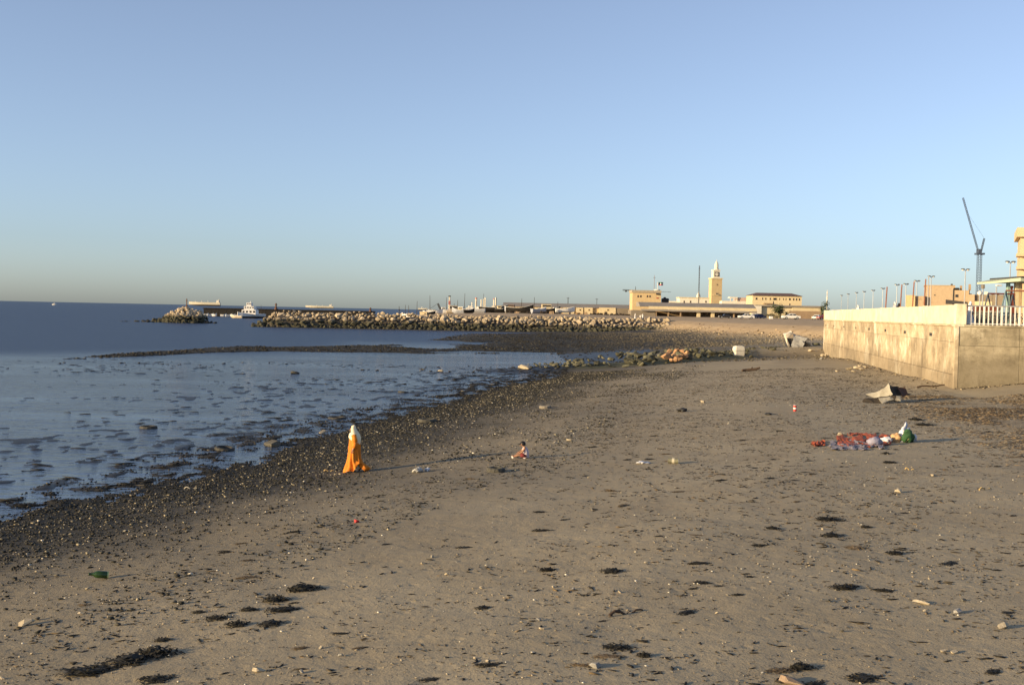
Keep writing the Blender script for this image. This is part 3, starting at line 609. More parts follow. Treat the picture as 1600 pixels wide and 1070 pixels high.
def flag_mat():
    m = bpy.data.materials.new('flag_cloth'); m.use_nodes = True; n = m.node_tree.nodes; L = m.node_tree.links; b = n['Principled BSDF']
    tc = n.new('ShaderNodeTexCoord'); sp = n.new('ShaderNodeSeparateXYZ'); L.new(tc.outputs['Generated'], sp.inputs[0])
    cr = n.new('ShaderNodeValToRGB'); cr.color_ramp.interpolation = 'CONSTANT'; e = cr.color_ramp.elements; e[0].color = (.45, .03, .03, 1); e[1].position = .33; e[1].color = (.75, .72, .68, 1); k = e.new(.66); k.color = (.03, .14, .05, 1); L.new(sp.outputs['Z'], cr.inputs[0])
    ab = n.new('ShaderNodeMath'); ab.operation = 'SUBTRACT'; ab.inputs[1].default_value = .5; L.new(sp.outputs['Z'], ab.inputs[0]); a2 = n.new('ShaderNodeMath'); a2.operation = 'ABSOLUTE'; L.new(ab.outputs[0], a2.inputs[0])
    th = n.new('ShaderNodeMath'); th.operation = 'MULTIPLY_ADD'; th.inputs[1].default_value = .5; L.new(a2.outputs[0], th.inputs[0]); th.inputs[2].default_value = .12
    lt = n.new('ShaderNodeMath'); lt.operation = 'LESS_THAN'; L.new(sp.outputs['X'], lt.inputs[0]); th.inputs[1].default_value = -.5; th.inputs[2].default_value = .42; L.new(th.outputs[0], lt.inputs[1])
    mx = n.new('ShaderNodeMix'); mx.data_type = 'RGBA'; L.new(lt.outputs[0], mx.inputs[0]); L.new(cr.outputs[0], mx.inputs[6]); mx.inputs[7].default_value = (.02, .02, .02, 1); L.new(mx.outputs[2], b.inputs['Base Color']); b.inputs['Roughness'].default_value = .8; return m
fl.build('flag', flag_mat(), fp)
MB().lathe([(.1, 0), (1.0, .35), (1.25, .9), (1.2, .95)], (s.x(1027), 2, s.z(1027, 456)), 12).build('dish', white_p, s.o)
s.box('roof_tank', dark_m, 1025, 1029, 457.8, 460.5, -.6, -.05)
s.box('notice_board', M('red_sign', (.4, .1, .05), (.3, .08, .05)), 1025.5, 1029, 464.8, 466.6, -.12, -.01)
# far construction crane behind it
s = Site('tower_crane', 'thin dark tower crane jib reaching out behind the customs house', 'crane', 992, 900)
def lattice(mb, p0, p1, w, n, r):
    p0 = Vector(p0); p1 = Vector(p1); a = (p1 - p0).normalized(); u = a.orthogonal().normalized() if abs(a.z) > .99 else a.cross(Vector((0, 0, 1))).normalized(); v = a.cross(u)
    cs = [(u * i + v * j) * w for i, j in ((1, 1), (1, -1), (-1, -1), (-1, 1))]
    for c in cs: mb.tube(p0 + c, p1 + c, r, r, 4)
    for k in range(n):
        q0 = p0 + (p1 - p0) * (k / n); q1 = p0 + (p1 - p0) * ((k + 1) / n)
        for i in range(4): mb.tube(q0 + cs[i], q1 + cs[(i + 1) % 4], r * .7, r * .7, 3); mb.tube(q0 + cs[i], q0 + cs[(i + 1) % 4], r * .7, r * .7, 3)
    return mb
lattice(MB(), (0, 0, 0), (0, 0, s.z(992, 454)), .8, 10, .14).build('mast', dark_m, s.o)
lattice(MB(), (s.x(972.5), 0, s.z(972, 453.0)), (0, 0, s.z(992, 454.2)), .45, 9, .13).build('jib', dark_m, s.o)
lattice(MB(), (0, 0, s.z(992, 454.2)), (s.x(1048), 0, s.z(1048, 456.3)), .2, 12, .05).build('counter_jib', dark_m, s.o)
MB().tube((0, 0, s.z(992, 454)), (0, 0, s.z(992, 447.5)), .3, .15).build('apex', dark_m, s.o)
MB().box(s.x(976), s.x(979), -.8, .8, s.z(977, 456), s.z(977, 453.6)).build('trolley', dark_m, s.o)
# water tank
s = Site('water_tank', 'squat black water tank beside the customs house', 'tank', 1040, 440)
s.box('tank', dark_m, 1034.5, 1045.5, 466, 473, 0, 2.6, bev=.25); MB().lathe([(.5, 0), (.5, .35), (.1, .45)], (s.x(1039), 1.3, s.z(1039, 466)), 10).build('lid', dark_m, s.o)
s.box('stand', dark_m, 1036, 1044, 473, 490, .4, 2.2, True)
# white house with dome
s = Site('domed_house', 'white one-storey house with a small dome beside the clock tower', 'building', 1085, 760)
s.box('wall', whiten, 1062, 1108, 466, 480, 0, 14, True); s.box('wall', whiten, 1046, 1062, 470.5, 480, 2, 14, True)
s.box('parapet', yel2, 1061, 1108.6, 464.6, 466, -.3, 14.2)
for px in (1069, 1079, 1103): s.window(px, 471.5, 1.8, 3, brown_w)
MB().lathe([(3.0 * s.D / FPX, 0), (3.2 * s.D / FPX, 1), (2.6 * s.D / FPX, 2), (1.4 * s.D / FPX, 2.9), (.1, 3.4), (.05, 4.4)], (s.x(1092.5), 4, s.z(1092, 464.8)), 14).build('dome', whiten, s.o)
bl = bpy.data.objects  # foliage helper
leaf_mat = M('leaf', (.035, .055, .022), (.07, .085, .035), 2, .8, obj_rand=.1)
dryleaf = M('dry_leaf', (.10, .095, .04), (.15, .12, .06), 2, .9)
def foliage(name, label, loc, rx, ry, rz, n, leaf, r, mat=leaf_mat, trunk=True, cat='tree', group=None):
    o = empty(name, loc, 0, label, cat, group); mb = MB()
    cl = [(r.gauss(0, .45) * rx, r.gauss(0, .45) * ry, rz * r.uniform(.15, 1.7)) for i in range(9)]
    for i in range(n):
        c = r.choice(cl); p = Vector((c[0] + r.gauss(0, .28) * rx, c[1] + r.gauss(0, .28) * ry, max(.1, c[2] + r.gauss(0, .22) * rz)))
        a = Vector((r.gauss(0, 1), r.gauss(0, 1), r.gauss(0, .6))).normalized(); b = a.orthogonal().normalized(); l = leaf * r.uniform(.6, 1.3)
        mb.add([p - a * l, p + b * l * .45, p + a * l, p - b * l * .45], [(0, 1, 2, 3)])
    me = bpy.data.meshes.new('crown'); me.from_pydata(mb.v, [], mb.f); link('crown', me, mat, o)
    if trunk:
        tb = MB(); tb.tube((0, 0, -.3), (.1, 0, rz * .6), .22, .14, 7)
        for i in range(4): a = i * 1.6; tb.tube((.1, 0, rz * .55), (math.cos(a) * rx * .4, math.sin(a) * ry * .4, rz * 1.1), .1, .04, 5)
        tb.build('trunk', timber, o)
    return o
for px in (1089, 1095, 1101): 
    x = WX(px, 745); foliage('shrub', 'dark shrub growing in front of the domed white house', (x, 745, gz(x, 745)), 1.4, 1, 2.0 + .5 * (px == 1095), 160, .35, rr, trunk=False, cat='shrub', group='shrubs before the domed house')
# antenna masts
for px, top, D, lab in ((1091, 415, 700, 'very tall thin radio mast beside the clock tower'), (1021, 430, 520, 'thin radio mast behind the customs house flag'), (887, 464.5, 470, 'short dark pole on the harbour shed roof line'), (932, 466, 470, 'thin pole with a side arm behind the harbour shed')):
    s = Site('radio_mast', lab, 'mast', px, D); r0 = .35 if px == 1091 else .14 if px != 887 else .2
    mm = MB(); h = s.z(px, top)
    if px == 1091: lattice(mm, (0, 0, 0), (0, 0, h), .22, 30, .06)
    else: mm.tube((0, 0, 0), (0, 0, h), r0, r0 * .6)
    mm.build('pole', dark_m if px != 1021 else M('mast_red', (.25, .13, .1), (.3, .25, .22)), s.o)
    ar = MB(); ar.tube((-.6, 0, h * .94), (.6, 0, h * .94), .07); ar.tube((0, -.6, h * .9), (0, .6, h * .9), .07); ar.build('cross_arm', dark_m, s.o)
# red roofed palace block
s = Site('palace_block', 'long two-storey yellow building under a red-brown hipped roof', 'building', 1213, 600)
s.box('wall', yel2, 1175.5, 1252.5, 462, 492, 0, 16, True)
ze, zr = s.z(1213, 462.2), s.z(1213, 457.6); xa, xb = s.x(1174), s.x(1254)
MB().add([(xa, -.8, ze), (xb, -.8, ze), (xb, 16.8, ze), (xa, 16.8, ze), (xa + 4, 6, zr), (xb - 4.5, 6, zr), (xb - 4.5, 10, zr), (xa + 4, 10, zr)], [(0, 3, 2, 1), (0, 1, 5, 4), (1, 2, 6, 5), (2, 3, 7, 6), (3, 0, 4, 7), (4, 5, 6, 7)]).build('roof', roof_r, s.o)
for px, w in ((1182, 2.6), (1191.5, 1.6), (1196.5, 1.6), (1203.5, 1.8), (1211, 5.4), (1218, 1.2), (1224, 1.2), (1228, 1.2), (1234, 2.8), (1240, 2.0), (1244.5, 2.0), (1249, 2.0)): s.window(px, 466.6 + (px - 1182) * .02, w, 3.2, yel)
s.box('porch', brown_w, 1192, 1205, 473.5, 475, -3, 0); s.window(1208.5, 473, 1.2, 4, brown_w); s.window(1234, 476, 1.5, 3, brown_w)
s = Site('pink_house', 'low pinkish house with a roof terrace beside the hipped-roof block', 'building', 1158, 640)
pk = M('pink_plaster', (.52, .36, .27), (.44, .31, .24), .6)
s.box('wall', pk, 1154, 1175, 465, 482, 2, 12, True); s.box('wall', whiten, 1128, 1175, 470.5, 482, 0, 8, True)
s.box('terrace_roof', whiten, 1141, 1153, 464, 466, 1, 7); 
for px in (1142, 1147, 1152): s.box('terrace_post', whiten, px - .5, px + .5, 466, 470.5, 1.2, 1.6)
s.box('stair_tower', M('mauve_wall', (.24, .19, .18), (.2, .16, .15)), 1170, 1175, 463, 470, 0, 4)
s = Site('compound_wall', 'long cream wall with a grey coping behind the parked cars', 'wall', 1240, 395)
s.box('panel', yel2, 1188, 1218, 481, 493, 0, .5, True); s.box('panel', yel2, 1238, 1285, 480, 493, .1, .6, True); s.box('plinth', brown_w, 1233, 1285, 486, 493, -.25, .1, True)
s.box('coping', roof_g, 1180, 1286, 477.2, 479.6, -.4, 3); s.box('gate_pier', whiten, 1178, 1189, 478, 484, -1, -.4, True)
s.box('panel', yel2, 1187, 1284, 479.7, 482, .7, 1.2)
x = WX(1219, 372); foliage('dark_tree', 'dark round tree in front of the long cream wall', (x, 372, gz(x, 372) + .3), 1.9, 1.6, 2.1, 700, .3, rr)
x = WX(1232, 372); foliage('dark_shrub', 'dark shrub to one side of the round tree by the cream wall', (x, 373, gz(x, 373)), .8, .8, 1.2, 200, .25, rr, trunk=False, cat='shrub')
x = WX(1212, 358); foliage('dry_hedge', 'dry olive hedge behind the parked cars', (x, 360, gz(x, 360)), 2.6, .8, .9, 500, .22, rr, dryleaf, False, 'hedge')
x = WX(1290, 380); foliage('dark_tree', 'dark green tree standing at the end of the parapet', (x, 380, gz(x, 380)), 1.6, 1.6, 3.2, 800, .3, rr)
s = Site('minaret', 'slender pale minaret rising behind the dark green tree', 'minaret', 1291.5, 900)
k = s.D / FPX; z = lambda py: s.z(1291, py)
MB().lathe([(1.0 * k, -.5), (.8 * k, z(466)), (1.25 * k, z(465.5)), (1.25 * k, z(464.5)), (.65 * k, z(464.3)), (.55 * k, z(459)), (.9 * k, z(458.6)), (.8 * k, z(457)), (.2 * k, z(453.5)), (.05, z(452.5))], n=12).build('shaft', whiten, s.o)
MB().lathe([(1.5 * k, 0), (1.5 * k, .5)], (0, 0, z(465.9)), 12).build('gallery', whiten, s.o)
# long harbour shed
s = Site('harbour_shed', 'very long low harbour shed with grey roof and yellow gabled bays', 'shed', 900, 455)
k = s.D / FPX
MB().loft([[(s.x(px), 0, s.z(890, 480.5)), (s.x(px), 7, s.z(890, 474.3)), (s.x(px), 14, s.z(890, 480.5))] for px in (786, 992)]).build('roof', roof_g, s.o)
s.box('wall', yel, 788, 990, 480.5, 492, .6, 13, True)
for a, b in ((812, 832), (834, 854), (880, 897), (900, 911), (913, 926), (936, 962)):
    s.box('bay', yel2, a, b, 480.7, 491, -.2, .6, True); s.window((a + b) / 2 + 1, 484.3, 2.2, 2, yel, -.2)
s.box('low_wall', M('grey_brown_wall', (.3, .3, .3)), 962, 992, 482, 495, -6, -5.6, True)
s = Site('flat_roof_store', 'small cream flat-roofed store with square openings beside the slipway', 'building', 786, 420)
s.box('wall', yel2, 774, 799, 480.5, 494, 0, 8, True); s.box('roof', roof_g, 773, 800, 477.5, 480.5, -.4, 8.3)
for px in (779, 786, 791): s.window(px, 485, 2, 2.8, brown_w)
s = Site('grey_depot', 'distant grey-roofed depot behind the flat-roofed store', 'building', 802, 640)
s.box('wall', brown_w, 789, 850, 476, 490, 0, 15, True); MB().loft([[(s.x(px), -.5, s.z(820, 476.2)), (s.x(px), 8, s.z(820, 473)), (s.x(px), 15.5, s.z(820, 476.2))] for px in (787, 852)]).build('roof', roof_g, s.o)

# distant plant stacks
for i, (px, top, w, c) in enumerate(((743.5, 465, 3.2, 1), (751.5, 468, 2, 0), (755.5, 467, 2.2, 0), (757.8, 465, 2.2, 0), (771, 466, 1.8, 1), (774, 465, 2.2, 0), (737, 472, 1.4, 0))):
    s = Site('plant_stack', ['white distant plant stack beyond the harbour', 'pink-banded distant plant stack beyond the harbour'][c], 'chimney', px, 950, 'stacks beyond the harbour'); k = s.D / FPX
    h = s.z(px, top)
    st = MB().lathe([(w * k / 2, -.5), (w * k / 2 * .9, h * .7), (w * k / 2 * .8, h)], n=12).build('shaft', whiten, s.o)
    MB().lathe([(w * k / 2 * .95, 0), (w * k / 2 * .95, h * .1)], (0, 0, h * .9), 12).build('band', M('pink_band', (.5, .2, .15), (.45, .2, .16)) if c else whiten, s.o)
s = Site('plant_hall', 'white jumble of plant buildings under the distant stacks', 'building', 745, 930)
for a, b, t_ in ((728, 737, 481), (731, 738, 478), (745, 750, 479), (746, 752, 484), (768, 778, 478)): s.box('block', whiten, a, b, t_, 492, rr.uniform(0, 3), 9, True)
# signal mast
s = Site('signal_mast', 'red and white lattice signal mast above the boatyard', 'mast', 702, 640)
for i in range(4):
    z0, z1 = s.z(702, 488 - i * 6), s.z(702, 488 - (i + 1) * 6) if i < 3 else s.z(702, 463)
    lattice(MB(), (0, 0, max(z0, 0) if i else -1), (0, 0, z1), .55 - .1 * i, 3, .12).build('section', whiten if i % 2 else M('signal_red', (.45, .12, .08), (.4, .12, .08)), s.o)
MB().box(-.7, .7, -.7, .7, s.z(702, 463.5), s.z(702, 462)).build('lamp', dark_m, s.o)
# dark derrick
s = Site('derrick', 'dark slanting derrick boom over the boatyard', 'crane', 690, 520)
lattice(MB(), (0, 0, s.z(690, 488)), (s.x(684), 0, s.z(684, 474)), .35, 8, .12).build('boom', dark_m, s.o); s.box('cab', dark_m, 686, 696, 486, 495, -1, 2, True); MB().tube((s.x(684), 0, s.z(684, 474)), (s.x(670), 0, s.z(670, 484)), .06).build('stay', dark_m, s.o)

# boats ------------------------------------------------------------
def hull_rings(L, B, Hh, sheer=.35, N=9, stern=.7):
    rings = []
    for i in range(N):
        t = i / (N - 1); w = B / 2 * (stern + (1 - stern) * math.sin(min(t * 1.6, 1) * math.pi / 2)) * (1 - max(0, t - .55) ** 1.6 / (.45 ** 1.6) * .97); x = (t - .5) * L
        zt = Hh * (1 + sheer * (2 * t - .8) ** 2 * (1.3 if t > .4 else .5)); zb = Hh * .35 * max(0, t - .75) / .25
        rings.append([(x, -w, zt), (x, -w * .85, Hh * .45 + zb * .5), (x, -w * .25, zb), (x, w * .25, zb), (x, w * .85, Hh * .45 + zb * .5), (x, w, zt)])
    return rings
def boat(name, label, px, D, L, B, Hh, rz, hm, group=None, z=None, cabin=None, mast=0, cat='boat', lift=0.0):
    x = WX(px, D, 490); z = (gz(x, D) if z is None else z) + lift
    o = empty(name, (x, D, z), rz, label, cat, group)
    h = MB().loft(hull_rings(L, B, Hh)).build('hull', hm, o)
    g = MB(); r_ = hull_rings(L, B, Hh)
    for a, b in zip(r_[:-1], r_[1:]):
        for k in (0, 5): g.tube(a[k], b[k], .07, .07, 4)
    g.build('gunwale', white_p if hm is not white_p else timber, o)
    if cabin:
        cx_, cl_, ch, cm = cabin; c = MB().bbox(cx_ - cl_ / 2, cx_ + cl_ / 2, -B * .3, B * .3, Hh * .8, Hh + ch, .06).build('cabin', cm, o)
        MB().box(cx_ - cl_ / 2 + .2, cx_ + cl_ / 2 - .2, -B * .3 - .02, B * .3 + .02, Hh + ch * .45, Hh + ch * .8).build('cabin_window', glass_d, c)
    if mast:
        MB().tube((L * .05, 0, Hh * .5), (L * .07, 0, Hh + mast), .12, .06).build('mast', timber, o)
    if lift:
        cr_ = MB()
        for xx in (-L * .3, L * .25): cr_.box(xx - .12, xx + .12, -B * .4, B * .4, -lift - .1, .08)
        cr_.build('cradle', timber, o)
    return o
hull_w = M('white_hull', (.76, .74, .70), (.66, .63, .58), .8, .5); hull_d = M('tarred_hull', (.016, .015, .015), (.03, .026, .022), 1, .8, spec=.15); hull_g = M('grey_hull', (.36, .37, .40), (.28, .29, .32), 1, .6); hull_b = M('brown_hull', (.2, .12, .06), (.14, .085, .05), 1, .7)
boat('cabin_cruiser', 'white motorboat hull propped on a cradle in the boatyard', 883, 385, 6.6, 2.2, 1.35, R(8), hull_w, lift=.45)
boat('fishing_dhow', 'dark dhow hull drawn up with its bow beside the cream store', 812, 392, 9.5, 2.8, 1.9, R(-10), hull_d, mast=3.2, cabin=(-2.8, 2, .9, hull_b))
boat('fishing_dhow', 'grey dhow leaning beside the white motorboat', 842, 380, 6, 2.2, 1.4, R(35), hull_g, mast=0)
boat('fishing_dhow', 'dark dhow with a cream cabin roof behind the grey dhow', 858, 405, 8, 2.4, 1.7, R(5), hull_d, cabin=(-1, 3.4, 1.6, yel2))
boat('fishing_dhow', 'long low blue-black dhow under the distant stacks', 772, 405, 11, 2.8, 1.9, R(4), hull_d, mast=3.5)
boat('fishing_dhow', 'pale raised-bow dhow under the pink-banded stack', 745, 400, 6, 2, 1.5, R(170), hull_g, mast=3)
boat('work_boat', 'white pointed boat drawn up with a thin mast', 640, 398, 5.6, 1.9, 1.3, R(172), hull_w, mast=3.4, cabin=(.4, 1.2, .6, white_p))
boat('work_boat', 'white low boat on the quay near the dark derrick', 679, 405, 5.8, 1.9, 1.25, R(4), hull_w, cabin=(-1.5, 1.5, .5, white_p))
boat('work_boat', 'dark boat behind the yellow hut on the quay', 668, 398, 5.5, 1.9, .8, R(0), hull_d)
boat('work_boat', 'cluttered cream work boat at the foot of the signal mast', 708, 415, 5, 2, 1.2, R(10), M('cream_hull', (.5, .42, .3), (.4, .33, .24)), cabin=(0, 3, 1.8, M('cream_hull', (.5, .42, .3))), mast=2.6)
# more small craft and masts crowded along the quay
EXTRA = [(606, 375, 3.0, hull_w, 'low white skiff at the tip of the quay', 2.5), (618, 378, 3.4, hull_b, 'brown skiff hauled out by the slanting post', 0), (632, 402, 4.5, hull_g, 'grey-white hull just behind the white pointed boat', 4.2), (650, 420, 5.5, hull_g, 'grey hull between the pointed boat and the yellow hut', 5.5), (673, 430, 6.0, hull_w, 'white trawler hull behind the derrick with a tall mast', 6.5), (696, 428, 5.0, hull_w, 'white trawler next to the signal mast', 5.0), (716, 410, 4.6, hull_g, 'grey launch on the town side of the signal mast', 3.5), (724, 425, 6.5, hull_w, 'white trawler in front of the plant hall', 6.0), (733, 396, 4.0, hull_d, 'small black skiff in front of the plant hall', 2.0), (757, 420, 6.0, hull_w, 'white dhow below the pair of white stacks', 5.8), (783, 400, 4.5, hull_d, 'black skiff propped against the cream store', 1.5), (797, 398, 4.0, hull_g, 'grey skiff between the cream store and a dark dhow', 0), (833, 400, 5.0, hull_b, 'brown dhow between the dark and the grey dhow', 4.5), (870, 420, 5.0, hull_d, 'black hull partly behind the white motorboat', 3.2)]
for i, (px, D, L, hm, lab, mst) in enumerate(EXTRA): boat('small_craft', lab, px, D, L, L * .34, 1.2 + .1 * (i % 4), R((8, 170, -14, 24, 186)[i % 5]), hm, cabin=(-L * .15, L * .3, .8 + .2 * (i % 3), white_p if i % 2 else yel2) if L > 4.2 else None, mast=mst)
s = Site('quay_hut', 'small pale yellow hut on the quay between two boats', 'hut', 661, 392); s.box('wall', yel2, 656, 667, 487.3, 496, 0, 2, True, bev=.05); s.box('roof', yel2, 655.5, 667.5, 486.6, 487.3, -.1, 2.1); s.window(664, 490, 1.2, 1.6, brown_w)
s = Site('mooring_post', 'lone dark slanting post on the quay edge', 'post', 624, 360); MB().tube((0, 0, -.5), (s.x(623.6), 0, s.z(623.6, 478.5)), .14, .07).build('shaft', timber, s.o); MB().tube((-.3, 0, s.z(624, 484)), (.35, 0, s.z(624, 484.5)), .04).build('cross_bar', timber, s.o)
# scrap and nets on the quay
for i, (px, w, h, c) in enumerate(((800, 7, 5, 0), (808, 9, 4, 1), (826, 6, 5, 0), (850, 8, 6, 0), (862, 5, 6, 1), (905, 9, 5, 2), (915, 6, 7, 1), (926, 9, 4, 0), (938, 8, 5, 0), (948, 7, 7, 0), (958, 9, 4, 0), (968, 9, 5, 0), (978, 8, 4, 0), (986, 6, 4, 0))):
    D = 372; x = WX(px, D); k = D / FPX; mt = (timber, brown_w, M('ochre_heap', (.4, .24, .12), (.3, .2, .1)))[c]; mb = MB()
    for j in range(9):
        a, b = rr.uniform(-w * k / 2, w * k / 2), rr.uniform(0, 1.5); hh = rr.uniform(.3, 1) * h * k * .8; ww = rr.uniform(.2, .6); mb.add([(a - ww, b, -.2), (a + ww, b, -.2), (a + ww, b + ww, -.2), (a - ww, b + ww, -.2), (a - ww * .5, b + .1, hh), (a + ww * .7, b + .1, hh * rr.uniform(.6, 1)), (a + ww * .6, b + ww * .8, hh * .8), (a - ww * .6, b + ww * .8, hh)], [(0, 3, 2, 1), (4, 5, 6, 7), (0, 1, 5, 4), (1, 2, 6, 5), (2, 3, 7, 6), (3, 0, 4, 7)])
        if c == 0: mb.tube((a, b, 0), (a + rr.uniform(-.6, .6), b, hh * 1.25), .05, .03, 5)
    tag(mb.build('scrap_heap', mt, None, (x, D, gz(x, D))), ['dark heap of scrap timber and gear behind the breakwater', 'brown heap of crates behind the breakwater', 'ochre heap of crates behind the breakwater'][c], 'scrap', 'heaps of gear along the boatyard')
# pier, beacons, tug, ships
D = 610; pz = 4.45
s = Site('harbour_pier', 'long straight black pier lying low across the harbour mouth', 'pier', 450, D, z=0)
n = 22; xs = np.linspace(s.x(318), s.x(584), n + 1)
MB().box(xs[0], xs[-1], 0.4, 6, -2, pz - .5).build('core', timber, s.o)
for a, b in zip(xs[:-1], xs[1:]): MB().box(a + .05, b - .05, 0, .4, -2, pz - .5).build('pile_panel', hull_d, s.o)
MB().box(xs[0] - .3, xs[-1] + .3, -.4, 6.4, pz - .5, pz).build('deck', hull_d, s.o)
def beacon(px, top, D, z, lab, w=1.6):
    s = Site('beacon', lab, 'beacon', px, D, z=z); k = D / FPX; h = s.z(px, top)
    MB().lathe([(w * .7 * k, -.3), (w * .5 * k, h * .25), (w * .32 * k, h * .3), (w * .28 * k, h * .72)], n=10).build('column', rust_m, s.o)
    MB().lathe([(w * .6 * k, h * .72), (w * .6 * k, h * .78), (w * .3 * k, h * .8), (w * .3 * k, h * .93), (.02, h)], n=10).build('lantern', rust_m, s.o)
beacon(291.5, 466, 372, 4.9, 'dark beacon standing on the boulder mound', 2.4)
beacon(431, 473.5, 610, pz, 'rusty beacon midway along the black pier', 4)
beacon(578.5, 480.5, 610, pz, 'rusty beacon at the end of the black pier', 3.6)
s = Site('tugboat', 'white tugboat with stepped superstructure lying in the harbour mouth', 'boat', 391, 552, z=0)
MB().loft([[(s.x(381) + o_ * .8 + xo, y, z0) for xo, y, z0 in ()] for o_ in ()]) if False else None
to = s.o; hl = hull_rings(16, 7.0, 1.9, .3); th = MB().loft(hl).build('hull', hull_w, to, rz=R(-125))
MB().loft([[(x * 1.01, y * 1.02, min(z, .6)) for x, y, z in r_] for r_ in hull_rings(16, 7.0, 1.9, .3)]).build('boot_stripe', hull_d, to, rz=R(-125))
for nm, px0, px1, p0, p1, y0, y1 in (('deckhouse', 380, 402, 484, 492, -3, 3), ('upper_deckhouse', 383, 399, 478.5, 484, -2.4, 2.4), ('wheelhouse', 386.5, 394.5, 473, 478.5, -1.8, 1.4)):
    w_ = s.box(nm, hull_w, px0, px1, p0, p1, y0, y1, bev=.15)
    xa, xb, za, zb = s.x(px0), s.x(px1), s.z(390, p1), s.z(390, p0); nn = 4 if nm != 'wheelhouse' else 3
    for i in range(nn): MB().box(xa + (xb - xa) * (i + .2) / nn, xa + (xb - xa) * (i + .8) / nn, y0 - .04, y0 + .02, za + (zb - za) * .45, za + (zb - za) * .8).build('window', glass_d, w_)
MB().tube((0, 0, s.z(390, 473)), (0, 0, s.z(390, 470)), .12, .08).build('mast', hull_w, to); MB().tube((s.x(395), 0, s.z(395, 478)), (s.x(402), 0, s.z(402, 484)), .15, .1).build('boom', hull_w, to)
boat('launch', 'cream open launch moored beside the white tugboat', 370, 540, 6, 1.8, 1.2, R(160), M('cream_hull', (.5, .42, .3)), z=-.1)
boat('launch', 'small white launch on the shore side of the tugboat', 407, 560, 3.6, 1.6, 1.3, R(10), hull_w, z=.2, cabin=(0, 1.4, .6, white_p), mast=5)
for i, px in enumerate((313, 321, 329, 335, 349, 358, 364, 371)):
    boat('moored_skiff', 'tiny white skiff moored along the black pier', px, 600 - i * 2, 2.6 + (i % 3) * .5, 1.2, 1.0, R(20 * (i % 3) - 10), hull_w, 'skiffs along the pier', z=1.0 - i * .08 if False else .1)
def ship(lab, px0, px1, D, py_deck, bridge, lo, hi):
    s = Site('cargo_ship', lab, 'ship', (px0 + px1) / 2, D, z=0); L = s.x(px1) - s.x(px0); h = s.z((px0 + px1) / 2, py_deck)
    R_ = hull_rings(L, L * .14, h, .05, 11, .8)
    MB().loft(R_).build('hull', hi, s.o, rz=math.pi if bridge > .5 else 0)
    MB().loft([[(x * 1.003, y * 1.02, min(z, h * .35)) for x, y, z in r_] for r_ in R_]).build('lower_hull', lo, s.o, rz=math.pi if bridge > .5 else 0)
    xc = L * (bridge - .5); MB().bbox(xc - L * .04, xc + L * .04, -L * .06, L * .06, h * .9, h * 1.6, 1).build('bridge', whiten, s.o); MB().lathe([(L * .012, h * 1.2), (L * .012, h * 1.9)], (xc + L * .03, 0, 0), 10).build('funnel', hi, s.o)
    for q in (.2, .4, .6): MB().tube((L * (q - .5) * (1 if bridge > .5 else -1), 0, h * .9), (L * (q - .5) * (1 if bridge > .5 else -1), 0, h * 1.5), 1.0, .6).build('derrick_post', whiten, s.o)
hull_far = M('far_dark_hull', (.05, .05, .06), (.06, .055, .06)); hull_pk = M('far_pale_hull', (.62, .56, .42), (.55, .5, .38))
ship('long cream freighter far out on the horizon behind the boulder mound', 295, 344, 6500, 472.3, .93, hull_far, hull_pk)
ship('pale tanker far out on the horizon beyond the black pier', 477, 521, 7500, 478, .9, hull_pk, hull_pk)
ship('faint distant ship on the horizon above the boatyard', 653, 668, 9000, 481.6, .4, hull_far, hull_pk)
p = PZ(84.5, 477, 0); boat('sea_skiff', 'tiny white boat alone on the open sea', 84.5, p.y, 7, 2.6, 2.0, R(5), hull_w, z=0, cabin=(0, 3, 1.6, white_p))

# ================================================================== PROMENADE AND TOWN ON THE RIGHT
ZB = ZP - .02
def lamp_proto():
    o = empty('street_lamp', (0, 0, 0)); H = 9.0
    MB().lathe([(.16, 0), (.16, .5), (.1, .6), (.07, H)], n=8).build('pole', steel_l, o)
    MB().tube((-.62, 0, H + .1), (0, 0, H - .05), .045).tube((.62, 0, H + .1), (0, 0, H - .05), .045).build('arm', steel_l, o)
    for sx in (-1, 1):
        h = MB().lathe([(.1, -.03), (.34, .01), (.36, .05), (.25, .14), (.05, .17)], (sx * .48, 0, H + .05), 12, 1.1, .8).build('lamp_head', M('lamp_housing', (.10, .10, .10), (.14, .14, .13)), o)
        MB().lathe([(.06, -.22), (.17, -.19), (.21, -.08), (.18, -.032)], (sx * .48, 0, H + .05), 12, 1, .9).build('globe', M('lamp_globe', (.8, .78, .72), (.75, .73, .66), 1, .3), h)
    return o
lp = lamp_proto(); first = True
LAMPS = [(1577, 408), (1507, 420), (1454, 431), (1432, 438), (1415, 443), (1401, 444), (1379, 450), (1364, 453), (1350, 455), (1338, 456.6), (1325, 459), (1314.8, 461)]
for i, (px, top) in enumerate(LAMPS):
    hor = 469.9 + .0208 * px; D = FPX * (ZB + 9.1 - CAMH) / (hor - top)
    o = lp if first else copy_tree(lp); first = False
    o.location = (WX(px, D, 470), D, ZB - .1); o.rotation_euler = (0, 0, R(8 + 3 * i))
    tag(o, 'tall twin-headed street lamp in the row along the seafront road', 'street lamp', 'street lamps along the seafront road')
lp['label'] = 'twin-headed street lamp rising behind the shelter roof beside the apartment block'
copyl = [o for o in bpy.data.objects if o.name.startswith('street_lamp')]
# plain pole beside the brick building
s = Site('steel_pole', 'bare pale pole without a lamp in front of the tan block', 'pole', 1449, 205, z=ZB); MB().tube((0, 0, 0), (0, 0, s.z(1449, 431)), .1, .08).build('shaft', steel_l, s.o); MB().lathe([(.2, 0), (.2, .1)], n=8).build('base_plate', steel_l, s.o)
